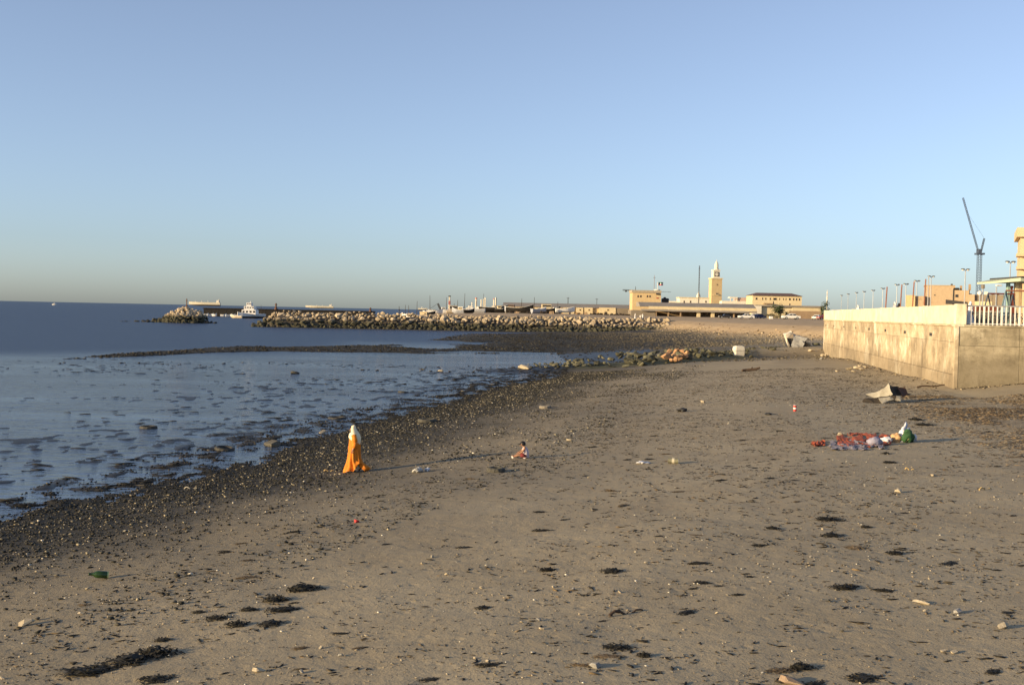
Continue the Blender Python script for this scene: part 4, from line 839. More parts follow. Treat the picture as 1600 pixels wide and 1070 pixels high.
# red poles
red_p = M('orange_red_paint', (.36, .15, .085), (.28, .115, .07), 2, .7)
for px, top in ((1384, 448), (1407, 444.5), (1426, 440), (1444, 436)):
    s = Site('red_pole', 'leaning orange-red lattice pole among the street lamps', 'pole', px - 1.5, 215, 'orange-red poles by the seafront', z=ZB)
    q = MB(); lattice(q, (0, 0, -.1), (s.x(px + 1.2) , 0, s.z(px, top)), .065, 14, .03).build('shaft', red_p, s.o); MB().box(-.3, .3, -.3, .3, -.1, .15).build('base_plate', red_p, s.o)
# tan block and its neighbours
s = Site('tan_block', 'windowless tan brick block with a lower wing', 'building', 1455, 235, z=ZB, rz=R(-19))
s.box('wall', tan_b, 1445.5, 1489.5, 446.5, 490, 0, 10, True); s.box('parapet', tan_b, 1445, 1490, 445.6, 446.6, -.12, 10.1)
s.box('wing', tan_b, 1418, 1445.5, 462.5, 490, -1, 8, True); s.box('wing', yel, 1417.5, 1431, 461.2, 490, -1.6, -1, True)
s.box('vent', dark_m, 1459, 1461.5, 460.5, 462, -.05, .02); s.box('vent', brown_w, 1432.5, 1440, 467.3, 468.3, -1.06, -.98)
s.box('roof_bollard', dark_m, 1484, 1487, 443.6, 445.6, 1, 1.6)
s = Site('framed_house', 'small tan house with a dark corner frame and a black roof tank', 'building', 1502, 200, z=ZB, rz=R(-21))
s.box('wall', tan_b, 1490, 1514, 453.5, 486, 0, 6, True); s.window(1495.5, 462.2, 3.2, 3.2, dark_m); s.box('corner_frame', dark_m, 1489.6, 1490.8, 452, 478, -.15, 0); s.box('corner_frame', dark_m, 1513.2, 1514.2, 453, 476, -.15, 0)
s.box('roof_tank', hull_d, 1490.5, 1499.5, 449.5, 453.3, .5, 2.2, bev=.08)
for px, t_ in ((1501.8, 446), (1514.5, 444)): s.box('chimney', brown_w, px - 1.8, px + 1.8, t_, 453.5, 1, 1.5)
MB().prism([(s.x(1479), s.z(1479, 468)), (s.x(1479), s.z(1479, 475)), (s.x(1514), s.z(1514, 476)), (s.x(1514), s.z(1514, 472.5))], -1.2, -.2).build('ramp_wall', dark_m, s.o)
s = Site('grey_house', 'flat grey-brown house with clutter on its roof behind the railing', 'building', 1543, 185, z=ZB, rz=R(-22))
gb = M('grey_brown_wall', (.3, .3, .3)); s.box('wall', gb, 1524, 1566, 460.5, 490, 0, 8, True); s.box('wall', tan_b, 1514.5, 1524, 460, 490, -.5, 8, True)
s.box('low_wall', yel2, 1524, 1549, 471.5, 490, -4, -3.7, True)
for px, t_, m_ in ((1518, 458.3, dark_m), (1530, 457.6, dark_m), (1541, 455.6, whiten), (1551, 457.5, dark_m), (1558, 457.5, dark_m)): s.box('roof_clutter', m_, px - 2.2, px + 2.2, t_, 460.5, 1, 2.2)
# apartment block at the edge of the frame
s = Site('apartment_block', 'tall cream apartment block with projecting balcony slabs', 'building', 1592, 178, z=ZB, rz=R(-22))
ap = M('apartment_plaster', (.62, .46, .28), (.54, .40, .24), .5)
s.box('wall', ap, 1593, 1690, 358, 500, 0, 12, True); s.box('roof_parapet', ap, 1589.5, 1692, 357, 371.5, -.9, 12.3)
for p0, p1 in ((396.5, 401.5), (416.5, 421.5), (436, 441)):
    b = s.box('balcony', ap, 1589, 1660, p0, p1, -1.1, 3)
for i in range(3):
    for px in (1606, 1628, 1650): s.window(px, 382 + i * 20 + 3, 9, 9, brown_w)
# luffing crane
s = Site('luffing_crane', 'tall luffing tower crane coloured blue-grey by haze with its jib raised', 'crane', 1527.5, 620)
cr_m = M('hazy_blue_steel', (.05, .075, .12), (.07, .09, .13), 1, .7)  # distance haze is put into the steel's blue-grey colour
h = s.z(1527.5, 398)
lattice(MB(), (0, 0, 0), (0, 0, h), .95, 26, .12).build('mast', cr_m, s.o)
MB().box(-2.1, 2.1, -2, 2, h, h + .9).build('slewing_ring', cr_m, s.o); MB().box(-1.2, .6, -1.6, 1.6, h + .9, h + 3.0).build('machinery_cab', cr_m, s.o)
lattice(MB(), (-.6, 0, h + 1.2), (s.x(1499.2), 0, s.z(1499, 309)), .33, 26, .085).build('jib', cr_m, s.o)
lattice(MB(), (.6, 0, h + 1.2), (s.x(1534.5), 0, s.z(1534.5, 372.5)), .33, 8, .1).build('counter_strut', cr_m, s.o)
MB().tube((s.x(1534.5), 0, s.z(1534.5, 372.5)), (s.x(1505), 0, s.z(1505, 330)), .05, .05, 4).build('pendant', cr_m, s.o)
# shelter
s = Site('park_shelter', 'open park shelter with a flat greenish roof on cream columns', 'shelter', 1570, 98, z=ZB)
sh_m = M('pale_green_roof', (.46, .50, .36), (.38, .42, .30), 1); k = s.D / FPX
zt, zl = s.z(1570, 436.2), s.z(1570, 441.5)
MB().add([(s.x(1536.5), -1.5, s.z(1537, 440.5)), (s.x(1561), -4, zt), (s.x(1640), -4, zt), (s.x(1640), 2, zt), (s.x(1561), 2, zt), (s.x(1536.5), 1.5, s.z(1537, 440.5)),
          (s.x(1536.5), -1.5, s.z(1537, 443.5)), (s.x(1561), -4, zl), (s.x(1640), -4, zl), (s.x(1640), 2, zl), (s.x(1561), 2, zl), (s.x(1536.5), 1.5, s.z(1537, 443.5))],
         [(0, 1, 4, 5), (1, 2, 3, 4), (11, 10, 7, 6), (10, 9, 8, 7), (0, 6, 7, 1), (1, 7, 8, 2), (2, 8, 9, 3), (3, 9, 10, 4), (4, 10, 11, 5), (5, 11, 6, 0)]).build('roof', sh_m, s.o)
MB().box(s.x(1561), s.x(1641), -4.1, 2.1, zt, zt + .12).build('roof_edging', dark_m, s.o)
tq = M('teal_paint', (.30, .42, .36), (.24, .35, .30), 2, .6)
for px, w, m_ in ((1566.5, 1.8, tq), (1579.5, 2.6, yel2), (1584.5, 2.2, M('orange_cream', (.6, .42, .22), (.52, .36, .2))), (1608, 2, tq)): s.box('column', m_, px - w, px + w, 441.4, 508, -1.2, -.8, True)
s.box('red_panel', M('dark_red_panel', (.20, .05, .03), (.14, .04, .03), 2), 1568, 1576, 458, 508, -1.1, -1.0, True); MB().lathe([(1.6 * k, 0), (1.6 * k, .35), (2.6 * k, .5), (2.2 * k, .6)], (s.x(1571.5), -1.05, s.z(1571, 458)), 10).build('panel_finial', M('dark_red_panel', (.2, .05, .03)), s.o)
# swing frames
def swing(px, D, w, h, m1, m2, lab):
    s = Site('swing_frame', lab, 'swing', px, D, z=ZB)
    for i, sx in enumerate((-1, 1)):
        MB().tube((sx * w - .75, -.5, -.03), (sx * w, 0, h), .055).tube((sx * w + .75, .5, -.03), (sx * w, 0, h), .055).tube((sx * w - .5, -.33, h * .35), (sx * w + .5, .33, h * .35), .035).build('a_frame', m1, s.o)
    MB().tube((-w, 0, h), (w, 0, h), .06).build('top_bar', m2, s.o)
    for sx in (-.45, .45):
        st = MB().box(sx * w - .22, sx * w + .22, -.1, .1, .5, .55).build('seat', timber, s.o)
        MB().tube((sx * w - .2, 0, .52), (sx * w - .2, 0, h), .014, n=5).tube((sx * w + .2, 0, .52), (sx * w + .2, 0, h), .014, n=5).build('chain', dark_m, st)
swing(1562, 92, 1.0, 2.5, M('blue_grey_paint', (.08, .11, .13), (.06, .08, .1), 2, .6), M('dark_red_panel', (.2, .05, .03)), 'swing with dark frames and a red bar beside the shelter column')
swing(1590, 86, .95, 2.6, M('teal_grey_paint', (.14, .2, .2), (.1, .15, .16), 2, .6), red_p, 'swing with teal grey frames under the shelter roof')
# seesaw-like teal frame, low planter wall, globe lamps
s = Site('planter_wall', 'low red-brown planter wall behind the railing', 'wall', 1530, 81, z=ZB)
for i in range(9): s.box('plank', M('red_brown_wood', (.26, .085, .045), (.18, .06, .035), 2, .8, obj_rand=.25), 1503 + i * 6.4, 1508.8 + i * 6.4, 477.5 + .15 * i, 486.5, 0, .2)
s.box('base', gb, 1503, 1561, 486.6, 507, .02, .22, True)
for px, top, D, lab in ((1530, 456, 88, 'short pale post with a round white globe behind the railing'), (1534.5, 444.5, 96, 'pale post with a squared cap standing before the grey house'), (1555.5, 444.5, 92, 'pale post with a wide white lamp hood beside the shelter')):
    s = Site('globe_lamp', lab, 'lamp', px, D, z=ZB); h = s.z(px, top); MB().tube((0, 0, -.1), (0, 0, h - .2), .06, .05).build('pole', steel_l, s.o); k = D / FPX
    if px == 1530: MB().lathe([(.05, -.2), (.17, -.1), (.2, 0), (.17, .1), (.04, .19)], (0, 0, h - .1), 12).build('globe', white_p, s.o, smooth=True)
    elif px < 1540: MB().bbox(-.12, .12, -.12, .12, h - .35, h, .03).build('cap', gb, s.o)
    else: MB().bbox(-.05, .42, -.15, .15, h - .14, h, .04).build('hood', white_p, s.o)
# bicycles and junk leaning along the planter
def bicycle(px, D, rz, lab):
    s = Site('bicycle', lab, 'bicycle', px, D, 'bicycles parked behind the railing', z=ZB, rz=rz)
    for x in (-.52, .52):
        w = MB()
        for i in range(18):
            a, b = 2 * math.pi * i / 18, 2 * math.pi * (i + 1) / 18; w.tube((x + .33 * math.cos(a), 0, .33 + .33 * math.sin(a)), (x + .33 * math.cos(b), 0, .33 + .33 * math.sin(b)), .022, .022, 5)
        for i in range(6): a = math.pi * i / 6; w.tube((x + .32 * math.cos(a), 0, .33 + .32 * math.sin(a)), (x - .32 * math.cos(a), 0, .33 - .32 * math.sin(a)), .006, .006, 3)
        w.build('wheel', dark_m, s.o)
    f = MB(); A, B, C, Dp, E = (-.52, 0, .33), (-.1, 0, .3), (-.2, 0, .78), (.35, 0, .82), (.52, 0, .33)
    for a, b in ((A, B), (A, C), (B, C), (B, Dp), (C, Dp), (Dp, E)): f.tube(a, b, .025, .025, 6)
    f.build('frame', M('blue_grey_paint', (.08, .11, .13)), s.o); MB().box(-.33, -.07, -.08, .08, .8, .86).build('saddle', dark_m, s.o); MB().tube((.33, -.26, .98), (.33, .26, .98), .018).tube((.35, 0, .8), (.33, 0, .98), .018).build('handlebar', steel_l, s.o)
for i, px in enumerate((1524, 1541, 1553, 1566, 1579, 1592)): bicycle(px, 78.5 + (i % 2) * .8, R((0, 12, -10, 8, 175, -6)[i]), 'bicycle parked behind the railing posts')

# ================================================================== PEOPLE
def bake(o):
    dg = bpy.context.evaluated_depsgraph_get(); me = bpy.data.meshes.new_from_object(o.evaluated_get(dg)); return me
def skin_body(name, J, E, m, parent, sub=2, root='pelvis'):
    """J: name -> (x, y, z, r); E: edges; one continuous skinned surface"""
    bm = bmesh.new(); lay = bm.verts.layers.skin.verify(); V = {}
    for n_, (x, y, z, r) in J.items():
        v = bm.verts.new((x, y, z)); V[n_] = v; v[lay].radius = (r, r); v[lay].use_root = n_ == root
    for a, b in E: bm.edges.new((V[a], V[b]))
    me = bpy.data.meshes.new(name); bm.to_mesh(me); bm.free()
    t = bpy.data.objects.new('tmp', me); col.objects.link(t); sk = t.modifiers.new('skin', 'SKIN'); sk.use_smooth_shade = True
    sb = t.modifiers.new('sub', 'SUBSURF'); sb.levels = sub; sb.render_levels = sub
    bpy.context.view_layer.update(); out = bake(t); out.name = name; bpy.data.objects.remove(t)
    out.materials.clear(); return link(name, out, m, parent, smooth=True)
def add_hand(J, E, side, wrist, d, s=1.0, up=(0, 0, 1)):
    """palm and five unequal bent fingers from a wrist joint along direction d"""
    d = Vector(d).normalized(); u = Vector(up); w = d.cross(u).normalized(); u = w.cross(d); p = Vector(J[wrist][:3])
    def put(n_, q, r): J[n_] = (*q, r * s)
    put(side + 'palm', p + d * .05 * s, .03); E.append((wrist, side + 'palm'))
    for i, (off, L) in enumerate(((-.03, .075), (-.01, .085), (.01, .08), (.03, .065))):
        a = p + d * .085 * s + w * off * s; b = a + d * L * .5 * s - u * .012 * s; c = a + d * L * .85 * s - u * .04 * s
        put(f'{side}k{i}', a, .0095); put(f'{side}m{i}', b, .0085); put(f'{side}t{i}', c, .007)
        E += [(side + 'palm', f'{side}k{i}'), (f'{side}k{i}', f'{side}m{i}'), (f'{side}m{i}', f'{side}t{i}')]
    a = p + d * .04 * s - w * .035 * s; b = a + d * .035 * s - w * .025 * s - u * .01 * s
    put(side + 'th1', a, .011); put(side + 'th2', b, .009); E += [(side + 'palm', side + 'th1'), (side + 'th1', side + 'th2')]
skin_m = M('skin', (.36, .19, .11), (.32, .165, .095), 6, .6)
hair_m = M('black_hair', (.008, .007, .007), (.014, .012, .011), 20, .5)
def face(parent, c, r, fwd, m=skin_m):
    """nose, eyes, mouth and ears on a head at c of radius r looking along fwd"""
    f = Vector(fwd).normalized(); w = f.cross(Vector((0, 0, 1))).normalized(); u = w.cross(f); c = Vector(c)
    mb = MB(); mb.tube(c + f * r * .85 + u * r * .15, c + f * r * 1.2 - u * r * .2, r * .08, r * .17, 6); mb.build('nose', m, parent)
    e = MB()
    for sx in (-1, 1): p = c + f * r * .9 + w * sx * r * .38 + u * r * .12; e.lathe([(.01 * r, -.1 * r), (.14 * r, 0), (.01 * r, .1 * r)], p, 8)
    e.build('eyes', hair_m, parent)
    mo = MB(); p = c + f * r * .93 - u * r * .5; mo.tube(p - w * r * .28, p + w * r * .28, r * .06, r * .06, 6); mo.build('mouth', M('lips', (.28, .09, .07), (.24, .08, .06)), parent)
    for sx in (-1, 1): p = c + w * sx * r * .95; MB().lathe([(.05 * r, -.3 * r), (.16 * r, 0), (.05 * r, .3 * r)], p, 8, 1, .5).build('ear', m, parent)

# ---- woman in orange walking towards the water (local x: -forward is where she faces)
wp = P(553, 737.5); HW = W(555, 664, wp.y).z - wp.z
woman = empty('person', wp, R(4), 'person in a flowing orange robe and pale headscarf walking by the waterline', 'person')
q = HW / 1.62
J = {'pelvis': (.02, 0, .88, .13), 'waist': (.0, 0, 1.02, .11), 'chest': (-.03, 0, 1.22, .125), 'neck': (-.05, 0, 1.37, .05), 'head': (-.085, 0, 1.47, .085), 'crown': (-.08, 0, 1.55, .06),
     'hip_l': (.01, -.09, .82, .09), 'knee_l': (-.12, -.09, .46, .06), 'ankle_l': (-.13, -.09, .08, .04), 'toe_l': (-.27, -.09, .03, .035),
     'hip_r': (.01, .09, .82, .09), 'knee_r': (.08, .09, .46, .06), 'ankle_r': (.24, .09, .13, .04), 'toe_r': (.13, .09, .04, .035),
     'sh_l': (-.02, -.17, 1.3, .06), 'el_l': (.06, -.22, 1.04, .045), 'wr_l': (-.02, -.22, .82, .03), 'sh_r': (-.02, .17, 1.3, .06), 'el_r': (.0, .22, 1.05, .045), 'wr_r': (-.14, .18, .9, .03)}
E = [('pelvis', 'waist'), ('waist', 'chest'), ('chest', 'neck'), ('neck', 'head'), ('head', 'crown'), ('pelvis', 'hip_l'), ('hip_l', 'knee_l'), ('knee_l', 'ankle_l'), ('ankle_l', 'toe_l'), ('pelvis', 'hip_r'), ('hip_r', 'knee_r'), ('knee_r', 'ankle_r'), ('ankle_r', 'toe_r'),
     ('chest', 'sh_l'), ('sh_l', 'el_l'), ('el_l', 'wr_l'), ('chest', 'sh_r'), ('sh_r', 'el_r'), ('el_r', 'wr_r')]
add_hand(J, E, 'l', 'wr_l', (-.3, 0, -1), 1.0, (0, 1, 0)); add_hand(J, E, 'r', 'wr_r', (-.5, 0, -.8), 1.0, (0, 1, 0))
bd = skin_body('body', J, E, skin_m, woman, 2); bd.scale = (q, q, q)
fc = empty('tmp', (0, 0, 0)); bpy.data.objects.remove(fc)
face(bd, (-.085, 0, 1.475), .088, (-1, 0, -.25))
def cloth(rings, folds, amp, N=40, seed=0, split=None, thick=True):
    """loft of elliptical rings (z, xmin, xmax, half-depth), with folds deepening towards the hem"""
    out = []; r = random.Random(seed); ph = [r.uniform(0, 6.28) for _ in range(4)]
    for z, xa, xb, hy, am in rings:
        cx_, rx = (xa + xb) / 2, (xb - xa) / 2; ring = []
        for i in range(N):
            a = 2 * math.pi * i / N; f = 1 + am * amp * (math.sin(folds * a + ph[0] + z * 1.5) * .6 + math.sin((folds * 1.7) * a + ph[1] - z * 2) * .4)
            zz_ = z + (am * .05 * math.sin(3 * a + ph[2]) if z < .2 else 0)
            if split and z < split: 
                g = math.exp(-((math.sin(a) - 1 * (-1)) ** 2) * 6) if False else math.exp(-((math.cos(a) - .25) ** 2) * 9); zz_ += g * (split - z) * .95
            ring.append((cx_ + rx * f * math.cos(a), hy * f * math.sin(a), zz_))
        out.append(ring)
    return MB().loft(out, True, False)
or_c = M('orange_cloth', (.66, .21, .012), (.55, .16, .010), 5, .75, .15); wh_c = M('pale_scarf', (.78, .70, .50), (.70, .62, .42), 5, .75, .1)
dr = cloth([(.015, -.29, .44, .27, 1), (.10, -.265, .53, .27, 1), (.2, -.24, .44, .25, .95), (.34, -.215, .27, .225, .9), (.5, -.2, .215, .21, .8), (.72, -.19, .2, .205, .6), (.9, -.19, .21, .215, .4), (1.05, -.185, .2, .225, .3), (1.2, -.165, .175, .225, .2), (1.32, -.12, .12, .16, .1), (1.38, -.1, .06, .08, .05)], 8, .26, 64, 3, split=.42)
d_ = dr.build('robe', or_c, woman, smooth=True); d_.scale = (q, q, q)
sl_ = MB()
for pts in ([(-.02, -.19, 1.3), (.06, -.235, 1.05), (-.0, -.235, .86)], [(-.02, .19, 1.3), (.0, .235, 1.06), (-.12, .2, .93)]):
    sl_.tube(pts[0], pts[1], .085, .075, 10); sl_.tube(pts[1], pts[2], .078, .085, 10)
o = sl_.build('sleeves', or_c, woman, smooth=True); o.scale = (q, q, q)
sc_rings = []
for z, xa, xb, hy in ((1.02, -.06, .21, .20), (1.1, -.17, .215, .235), (1.2, -.20, .21, .23), (1.32, -.185, .17, .18), (1.42, -.165, .10, .135), (1.5, -.15, .05, .115), (1.57, -.12, .03, .085), (1.605, -.08, .02, .05), (1.622, -.05, .0, .02)):
    ring = []
    for i in range(36):
        a = 2 * math.pi * i / 36; f = 1 + .05 * math.sin(7 * a + z * 5) * (1.62 - z) * 2; x = (xa + xb) / 2 + (xb - xa) / 2 * f * math.cos(a); y = hy * f * math.sin(a)
        if 1.38 < z < 1.53 and math.cos(a) < -.75: x += .09    # face opening set back under the edge
        ring.append((x, y, z - (.05 * math.cos(a) if z < 1.15 else 0)))
    sc_rings.append(ring)
o = MB().loft(sc_rings, True, False).build('headscarf', wh_c, woman, smooth=True); o.scale = (q, q, q)

# ---- child sitting on the sand
cp = P(820, 715.5); child = empty('person', cp, R(3), 'small child with black hair sitting on the sand with legs out', 'person'); q = 1.06
J = {'pelvis': (.03, 0, .075, .085), 'waist': (.035, 0, .17, .075), 'chest': (.0, 0, .29, .08), 'neck': (-.045, 0, .375, .035), 'head': (-.085, 0, .44, .07), 'crown': (-.08, 0, .5, .05),
     'hip_l': (.0, -.06, .07, .06), 'knee_l': (-.19, -.10, .12, .042), 'ankle_l': (-.36, -.09, .045, .03), 'toe_l': (-.41, -.1, .07, .024), 'hip_r': (.0, .06, .07, .06), 'knee_r': (-.2, .09, .09, .042), 'ankle_r': (-.37, .08, .04, .03), 'toe_r': (-.42, .09, .07, .024),
     'sh_l': (-.01, -.1, .335, .04), 'el_l': (-.09, -.13, .21, .028), 'wr_l': (-.2, -.1, .16, .021), 'sh_r': (-.01, .1, .335, .04), 'el_r': (-.1, .12, .22, .028), 'wr_r': (-.21, .08, .17, .021)}
E = [e for e in [('pelvis', 'waist'), ('waist', 'chest'), ('chest', 'neck'), ('neck', 'head'), ('head', 'crown'), ('pelvis', 'hip_l'), ('hip_l', 'knee_l'), ('knee_l', 'ankle_l'), ('ankle_l', 'toe_l'), ('pelvis', 'hip_r'), ('hip_r', 'knee_r'), ('knee_r', 'ankle_r'), ('ankle_r', 'toe_r'), ('chest', 'sh_l'), ('sh_l', 'el_l'), ('el_l', 'wr_l'), ('chest', 'sh_r'), ('sh_r', 'el_r'), ('el_r', 'wr_r')]]
add_hand(J, E, 'l', 'wr_l', (-.8, 0, -.5), .6); add_hand(J, E, 'r', 'wr_r', (-.8, 0, -.5), .6)
bd = skin_body('body', J, E, skin_m, child, 2); bd.scale = (q, q, q); face(bd, (-.088, 0, .445), .073, (-1, 0, -.45))
hm = MB(); c = Vector((-.072, 0, .465))
rings = []
for j in range(7):
    t = j / 6; z = -.05 + .135 * t; r = .094 * math.sqrt(max(0.02, 1 - (max(z, -.01) / .09) ** 2)); rings.append([(c.x + r * math.cos(a) * (1 if math.cos(a) > -.5 or z > .0 else .55), c.y + r * math.sin(a) * .95, c.z + z) for a in [2 * math.pi * i / 20 for i in range(20)]])
o = hm.loft(rings).build('hair', hair_m, child, smooth=True); o.scale = (q, q, q)
sh = cloth([(.02, -.07, .125, .125, .6), (.1, -.065, .13, .12, .5), (.2, -.06, .125, .115, .4), (.29, -.09, .095, .125, .3), (.345, -.07, .06, .1, .2), (.375, -.075, .015, .045, 0)], 7, .08, 28, 5)
o = sh.build('shirt', M('white_shirt', (.52, .44, .46), (.42, .35, .38), 8, .8, .1), child, smooth=True); o.scale = (q, q, q)
so = MB()
for sy in (-1, 1): so.tube((.03, sy * .06, .075), (-.16, sy * .095, .115), .075, .055, 10)
o = so.build('shorts', M('dark_red_shorts', (.22, .035, .03), (.17, .03, .03), 8, .8), child, smooth=True); o.scale = (q, q, q)
sb_ = MB()
for sy in (-.09, .085): sb_.lathe([(.022, 0), (.028, .02), (.026, .05), (.014, .065)], (-.385, sy, .0), 10, 1.5, 1)
o = sb_.build('shoes', white_p, child, smooth=True); o.scale = (q, q, q)

# ---- robed people on the promenade and the breakwater
def robed(loc, h, rz, lab, rm, hm_, group=None, walk=.12):
    o = empty('person', loc, rz, lab, 'person', group); q = h / 1.7
    J = {'pelvis': (0, 0, .92, .13), 'chest': (0, 0, 1.28, .13), 'neck': (-.01, 0, 1.44, .05), 'head': (-.03, 0, 1.54, .09), 'crown': (-.02, 0, 1.63, .06), 'hip_l': (0, -.09, .86, .08), 'knee_l': (-walk * .8, -.09, .48, .055), 'ankle_l': (-walk, -.09, .08, .04), 'toe_l': (-walk - .14, -.09, .03, .035),
         'hip_r': (0, .09, .86, .08), 'knee_r': (walk * .3, .09, .48, .055), 'ankle_r': (walk, .09, .1, .04), 'toe_r': (walk - .13, .09, .03, .035), 'sh_l': (0, -.19, 1.38, .06), 'el_l': (.03, -.24, 1.1, .045), 'wr_l': (-.06, -.23, .86, .03), 'sh_r': (0, .19, 1.38, .06), 'el_r': (.03, .24, 1.1, .045), 'wr_r': (-.06, .23, .86, .03)}
    E = [('pelvis', 'chest'), ('chest', 'neck'), ('neck', 'head'), ('head', 'crown'), ('pelvis', 'hip_l'), ('hip_l', 'knee_l'), ('knee_l', 'ankle_l'), ('ankle_l', 'toe_l'), ('pelvis', 'hip_r'), ('hip_r', 'knee_r'), ('knee_r', 'ankle_r'), ('ankle_r', 'toe_r'), ('chest', 'sh_l'), ('sh_l', 'el_l'), ('el_l', 'wr_l'), ('chest', 'sh_r'), ('sh_r', 'el_r'), ('el_r', 'wr_r')]
    add_hand(J, E, 'l', 'wr_l', (-.1, 0, -1), 1, (0, 1, 0)); add_hand(J, E, 'r', 'wr_r', (-.1, 0, -1), 1, (0, 1, 0))
    b = skin_body('body', J, E, skin_m, o, 1); b.scale = (q, q, q)
    c = cloth([(.1, -.2 - walk, .2 + walk, .22, .7), (.5, -.19, .2, .2, .5), (.9, -.17, .18, .2, .3), (1.15, -.165, .17, .22, .2), (1.36, -.14, .14, .235, .1), (1.46, -.06, .06, .08, 0)], 7, .1, 24, 4).build('robe', rm, o, smooth=True); c.scale = (q, q, q)
    s_ = MB()
    for sy in (-1, 1): s_.tube((0, sy * .2, 1.38), (.03, sy * .25, 1.1), .08, .07, 8); s_.tube((.03, sy * .25, 1.1), (-.05, sy * .24, .92), .072, .08, 8)
    c = s_.build('sleeves', rm, o, smooth=True); c.scale = (q, q, q)
    c = cloth([(1.32, -.06, .2, .17, .4), (1.45, -.05, .16, .14, .2), (1.56, -.08, .11, .125, 0), (1.64, -.08, .08, .1, 0), (1.69, -.05, .05, .05, 0), (1.7, -.02, .02, .02, 0)], 5, .1, 20, 2).build('headcloth', hm_, o, smooth=True); c.scale = (q, q, q)
    return o
wr_m = M('white_robe', (.74, .71, .66), (.64, .61, .58), 4, .8); bk_m = M('black_abaya', (.012, .012, .014), (.02, .02, .022), 4, .8); gy_m = M('grey_robe', (.42, .41, .42), (.34, .33, .35), 4, .8)
D = 74; robed((WX(1516, D, 500), D, ZB), WZ(1514, 470.5, D) - ZB, math.pi, 'person in white robe and headcloth walking behind the railing', wr_m, wr_m)
D = 98; robed((WX(1397.5, D, 500), D, ZB), WZ(1397.5, 471.5, D) - ZB, 0, 'person in white headcloth looking over the parapet beside a black-cloaked one', gy_m, wr_m)
D = 99; robed((WX(1404, D, 500), D, ZB), WZ(1404, 473.5, D) - ZB, math.pi, 'person in a black cloak behind the parapet', bk_m, bk_m)
D = 126; robed((WX(1340, D, 500), D, ZB), WZ(1340, 476.5, D) - ZB, 0, 'person in a white hooded cloak behind the outer stretch of parapet', wr_m, wr_m)
for i, (px, top, lab) in enumerate(((992.5, 489.5, 'tallest of three white-robed people standing by the breakwater end'), (1000.5, 491.8, 'smallest of three white-robed people by the breakwater end'), (1004.2, 490.2, 'white-robed person walking behind the smallest of the three'))):
    D = 345; x = WX(px, D); robed((x, D, gz(x, D)), max(1.2, min(1.85, WZ(px, top, D) - gz(x, D))), R(40 * i), lab, wr_m, wr_m)

# ================================================================== CARS
tyre_m = M('tyre_rubber', (.018, .018, .018), (.03, .029, .027), 6, .85, .2)
def car(px, D, rz, paint, lab, L=4.5, estate=False):
    x = WX(px, D); s = L / 4.5; o = empty('parked_car', (x, D, gz(x, D) + .01), rz, lab, 'car', 'cars parked on the plateau'); w = .85
    low = [(-2.22, .32), (-2.25, .55), (-2.18, .82), (-1.3, .9), (1.0, .92), (2.1, .86), (2.25, .7), (2.24, .34)]
    rings = []
    for y, i in ((-w, .03), (-w * .97, 0), (w * .97, 0), (w, .03)): rings.append([(a * (1 - i), y, c - (.05 if i and c > .8 else 0)) for a, c in low])
    MB().loft(rings).build('body', paint, o, smooth=False)
    xr = 1.9 if estate else 1.05
    cab = MB(); base = [(-1.0, -w * .93), (xr + .35, -w * .93), (xr + .35, w * .93), (-1.0, w * .93)]; top = [(-.35, -w * .74), (xr - .15, -w * .74), (xr - .15, w * .74), (-.35, w * .74)]
    cab.loft([[(a, b, .9) for a, b in base], [(a, b, 1.36) for a, b in top], [(a * .97, b * .93, 1.41) for a, b in top]]).build('cabin', paint, o)
    def lerp(a, b, t): return tuple(a[i] + (b[i] - a[i]) * t for i in range(3))
    gl = MB(); A = [(a, b, .9) for a, b in base]; B = [(a, b, 1.36) for a, b in top]
    for i0, i1, n_ in ((0, 1, 2), (1, 2, 1), (2, 3, 2), (3, 0, 1)):
        for k in range(n_):
            u0, u1 = (k + .07) / n_, (k + .93) / n_; qd = [lerp(lerp(A[i0], A[i1], u), lerp(B[i0], B[i1], u), v) for u, v in ((u0, .14), (u1, .14), (u1, .9), (u0, .9))]
            c = Vector((.3, 0, 1.0)); n0 = (Vector(qd[1]) - Vector(qd[0])).cross(Vector(qd[3]) - Vector(qd[0])).normalized()
            MB().add([Vector(p) + n0 * .012 for p in qd], [(0, 1, 2, 3)]).build('window', glass_d, o)
    for wx_ in (-1.4, 1.35):
        for wy in (-w + .06, w - .06):
            wh = MB().lathe([(.2, -.09), (.31, -.09), (.33, -.05), (.33, .05), (.31, .09), (.2, .09)], n=16).build('wheel', tyre_m, o, (wx_, wy, .32)); wh.rotation_euler = (R(90), 0, 0)
            MB().lathe([(.19, -.1), (.19, .1)], n=12).build('hubcap', steel_l, wh)
    MB().bbox(-2.33, -2.2, -w * .95, w * .95, .38, .52, .03).build('bumper', steel_l, o); MB().bbox(2.2, 2.33, -w * .95, w * .95, .38, .52, .03).build('bumper', steel_l, o)
    for sy in (-1, 1): MB().bbox(-2.26, -2.15, sy * .62 - .13, sy * .62 + .13, .58, .74, .02).build('headlight', white_p, o); MB().bbox(2.2, 2.275, sy * .62 - .13, sy * .62 + .13, .58, .72, .02).build('tail_light', M('red_lens', (.35, .02, .02), (.3, .02, .02), 3, .3), o)
    o.scale = (s, s, s); return o
cw = M('white_car_paint', (.80, .78, .72), (.74, .72, .66), 1, .35); cb = M('blue_car_paint', (.015, .02, .07), (.02, .025, .08), 1, .3); cd = M('dark_car_paint', (.02, .02, .022), (.03, .028, .03), 1, .3); cr2 = M('red_car_paint', (.3, .05, .03), (.26, .04, .03), 1, .35)
car(1166, 330, R(4), cw, 'white saloon car parked beside a blue car', 4.6)
car(1185, 336, R(24), cb, 'dark blue saloon car close behind a white saloon', 4.5)
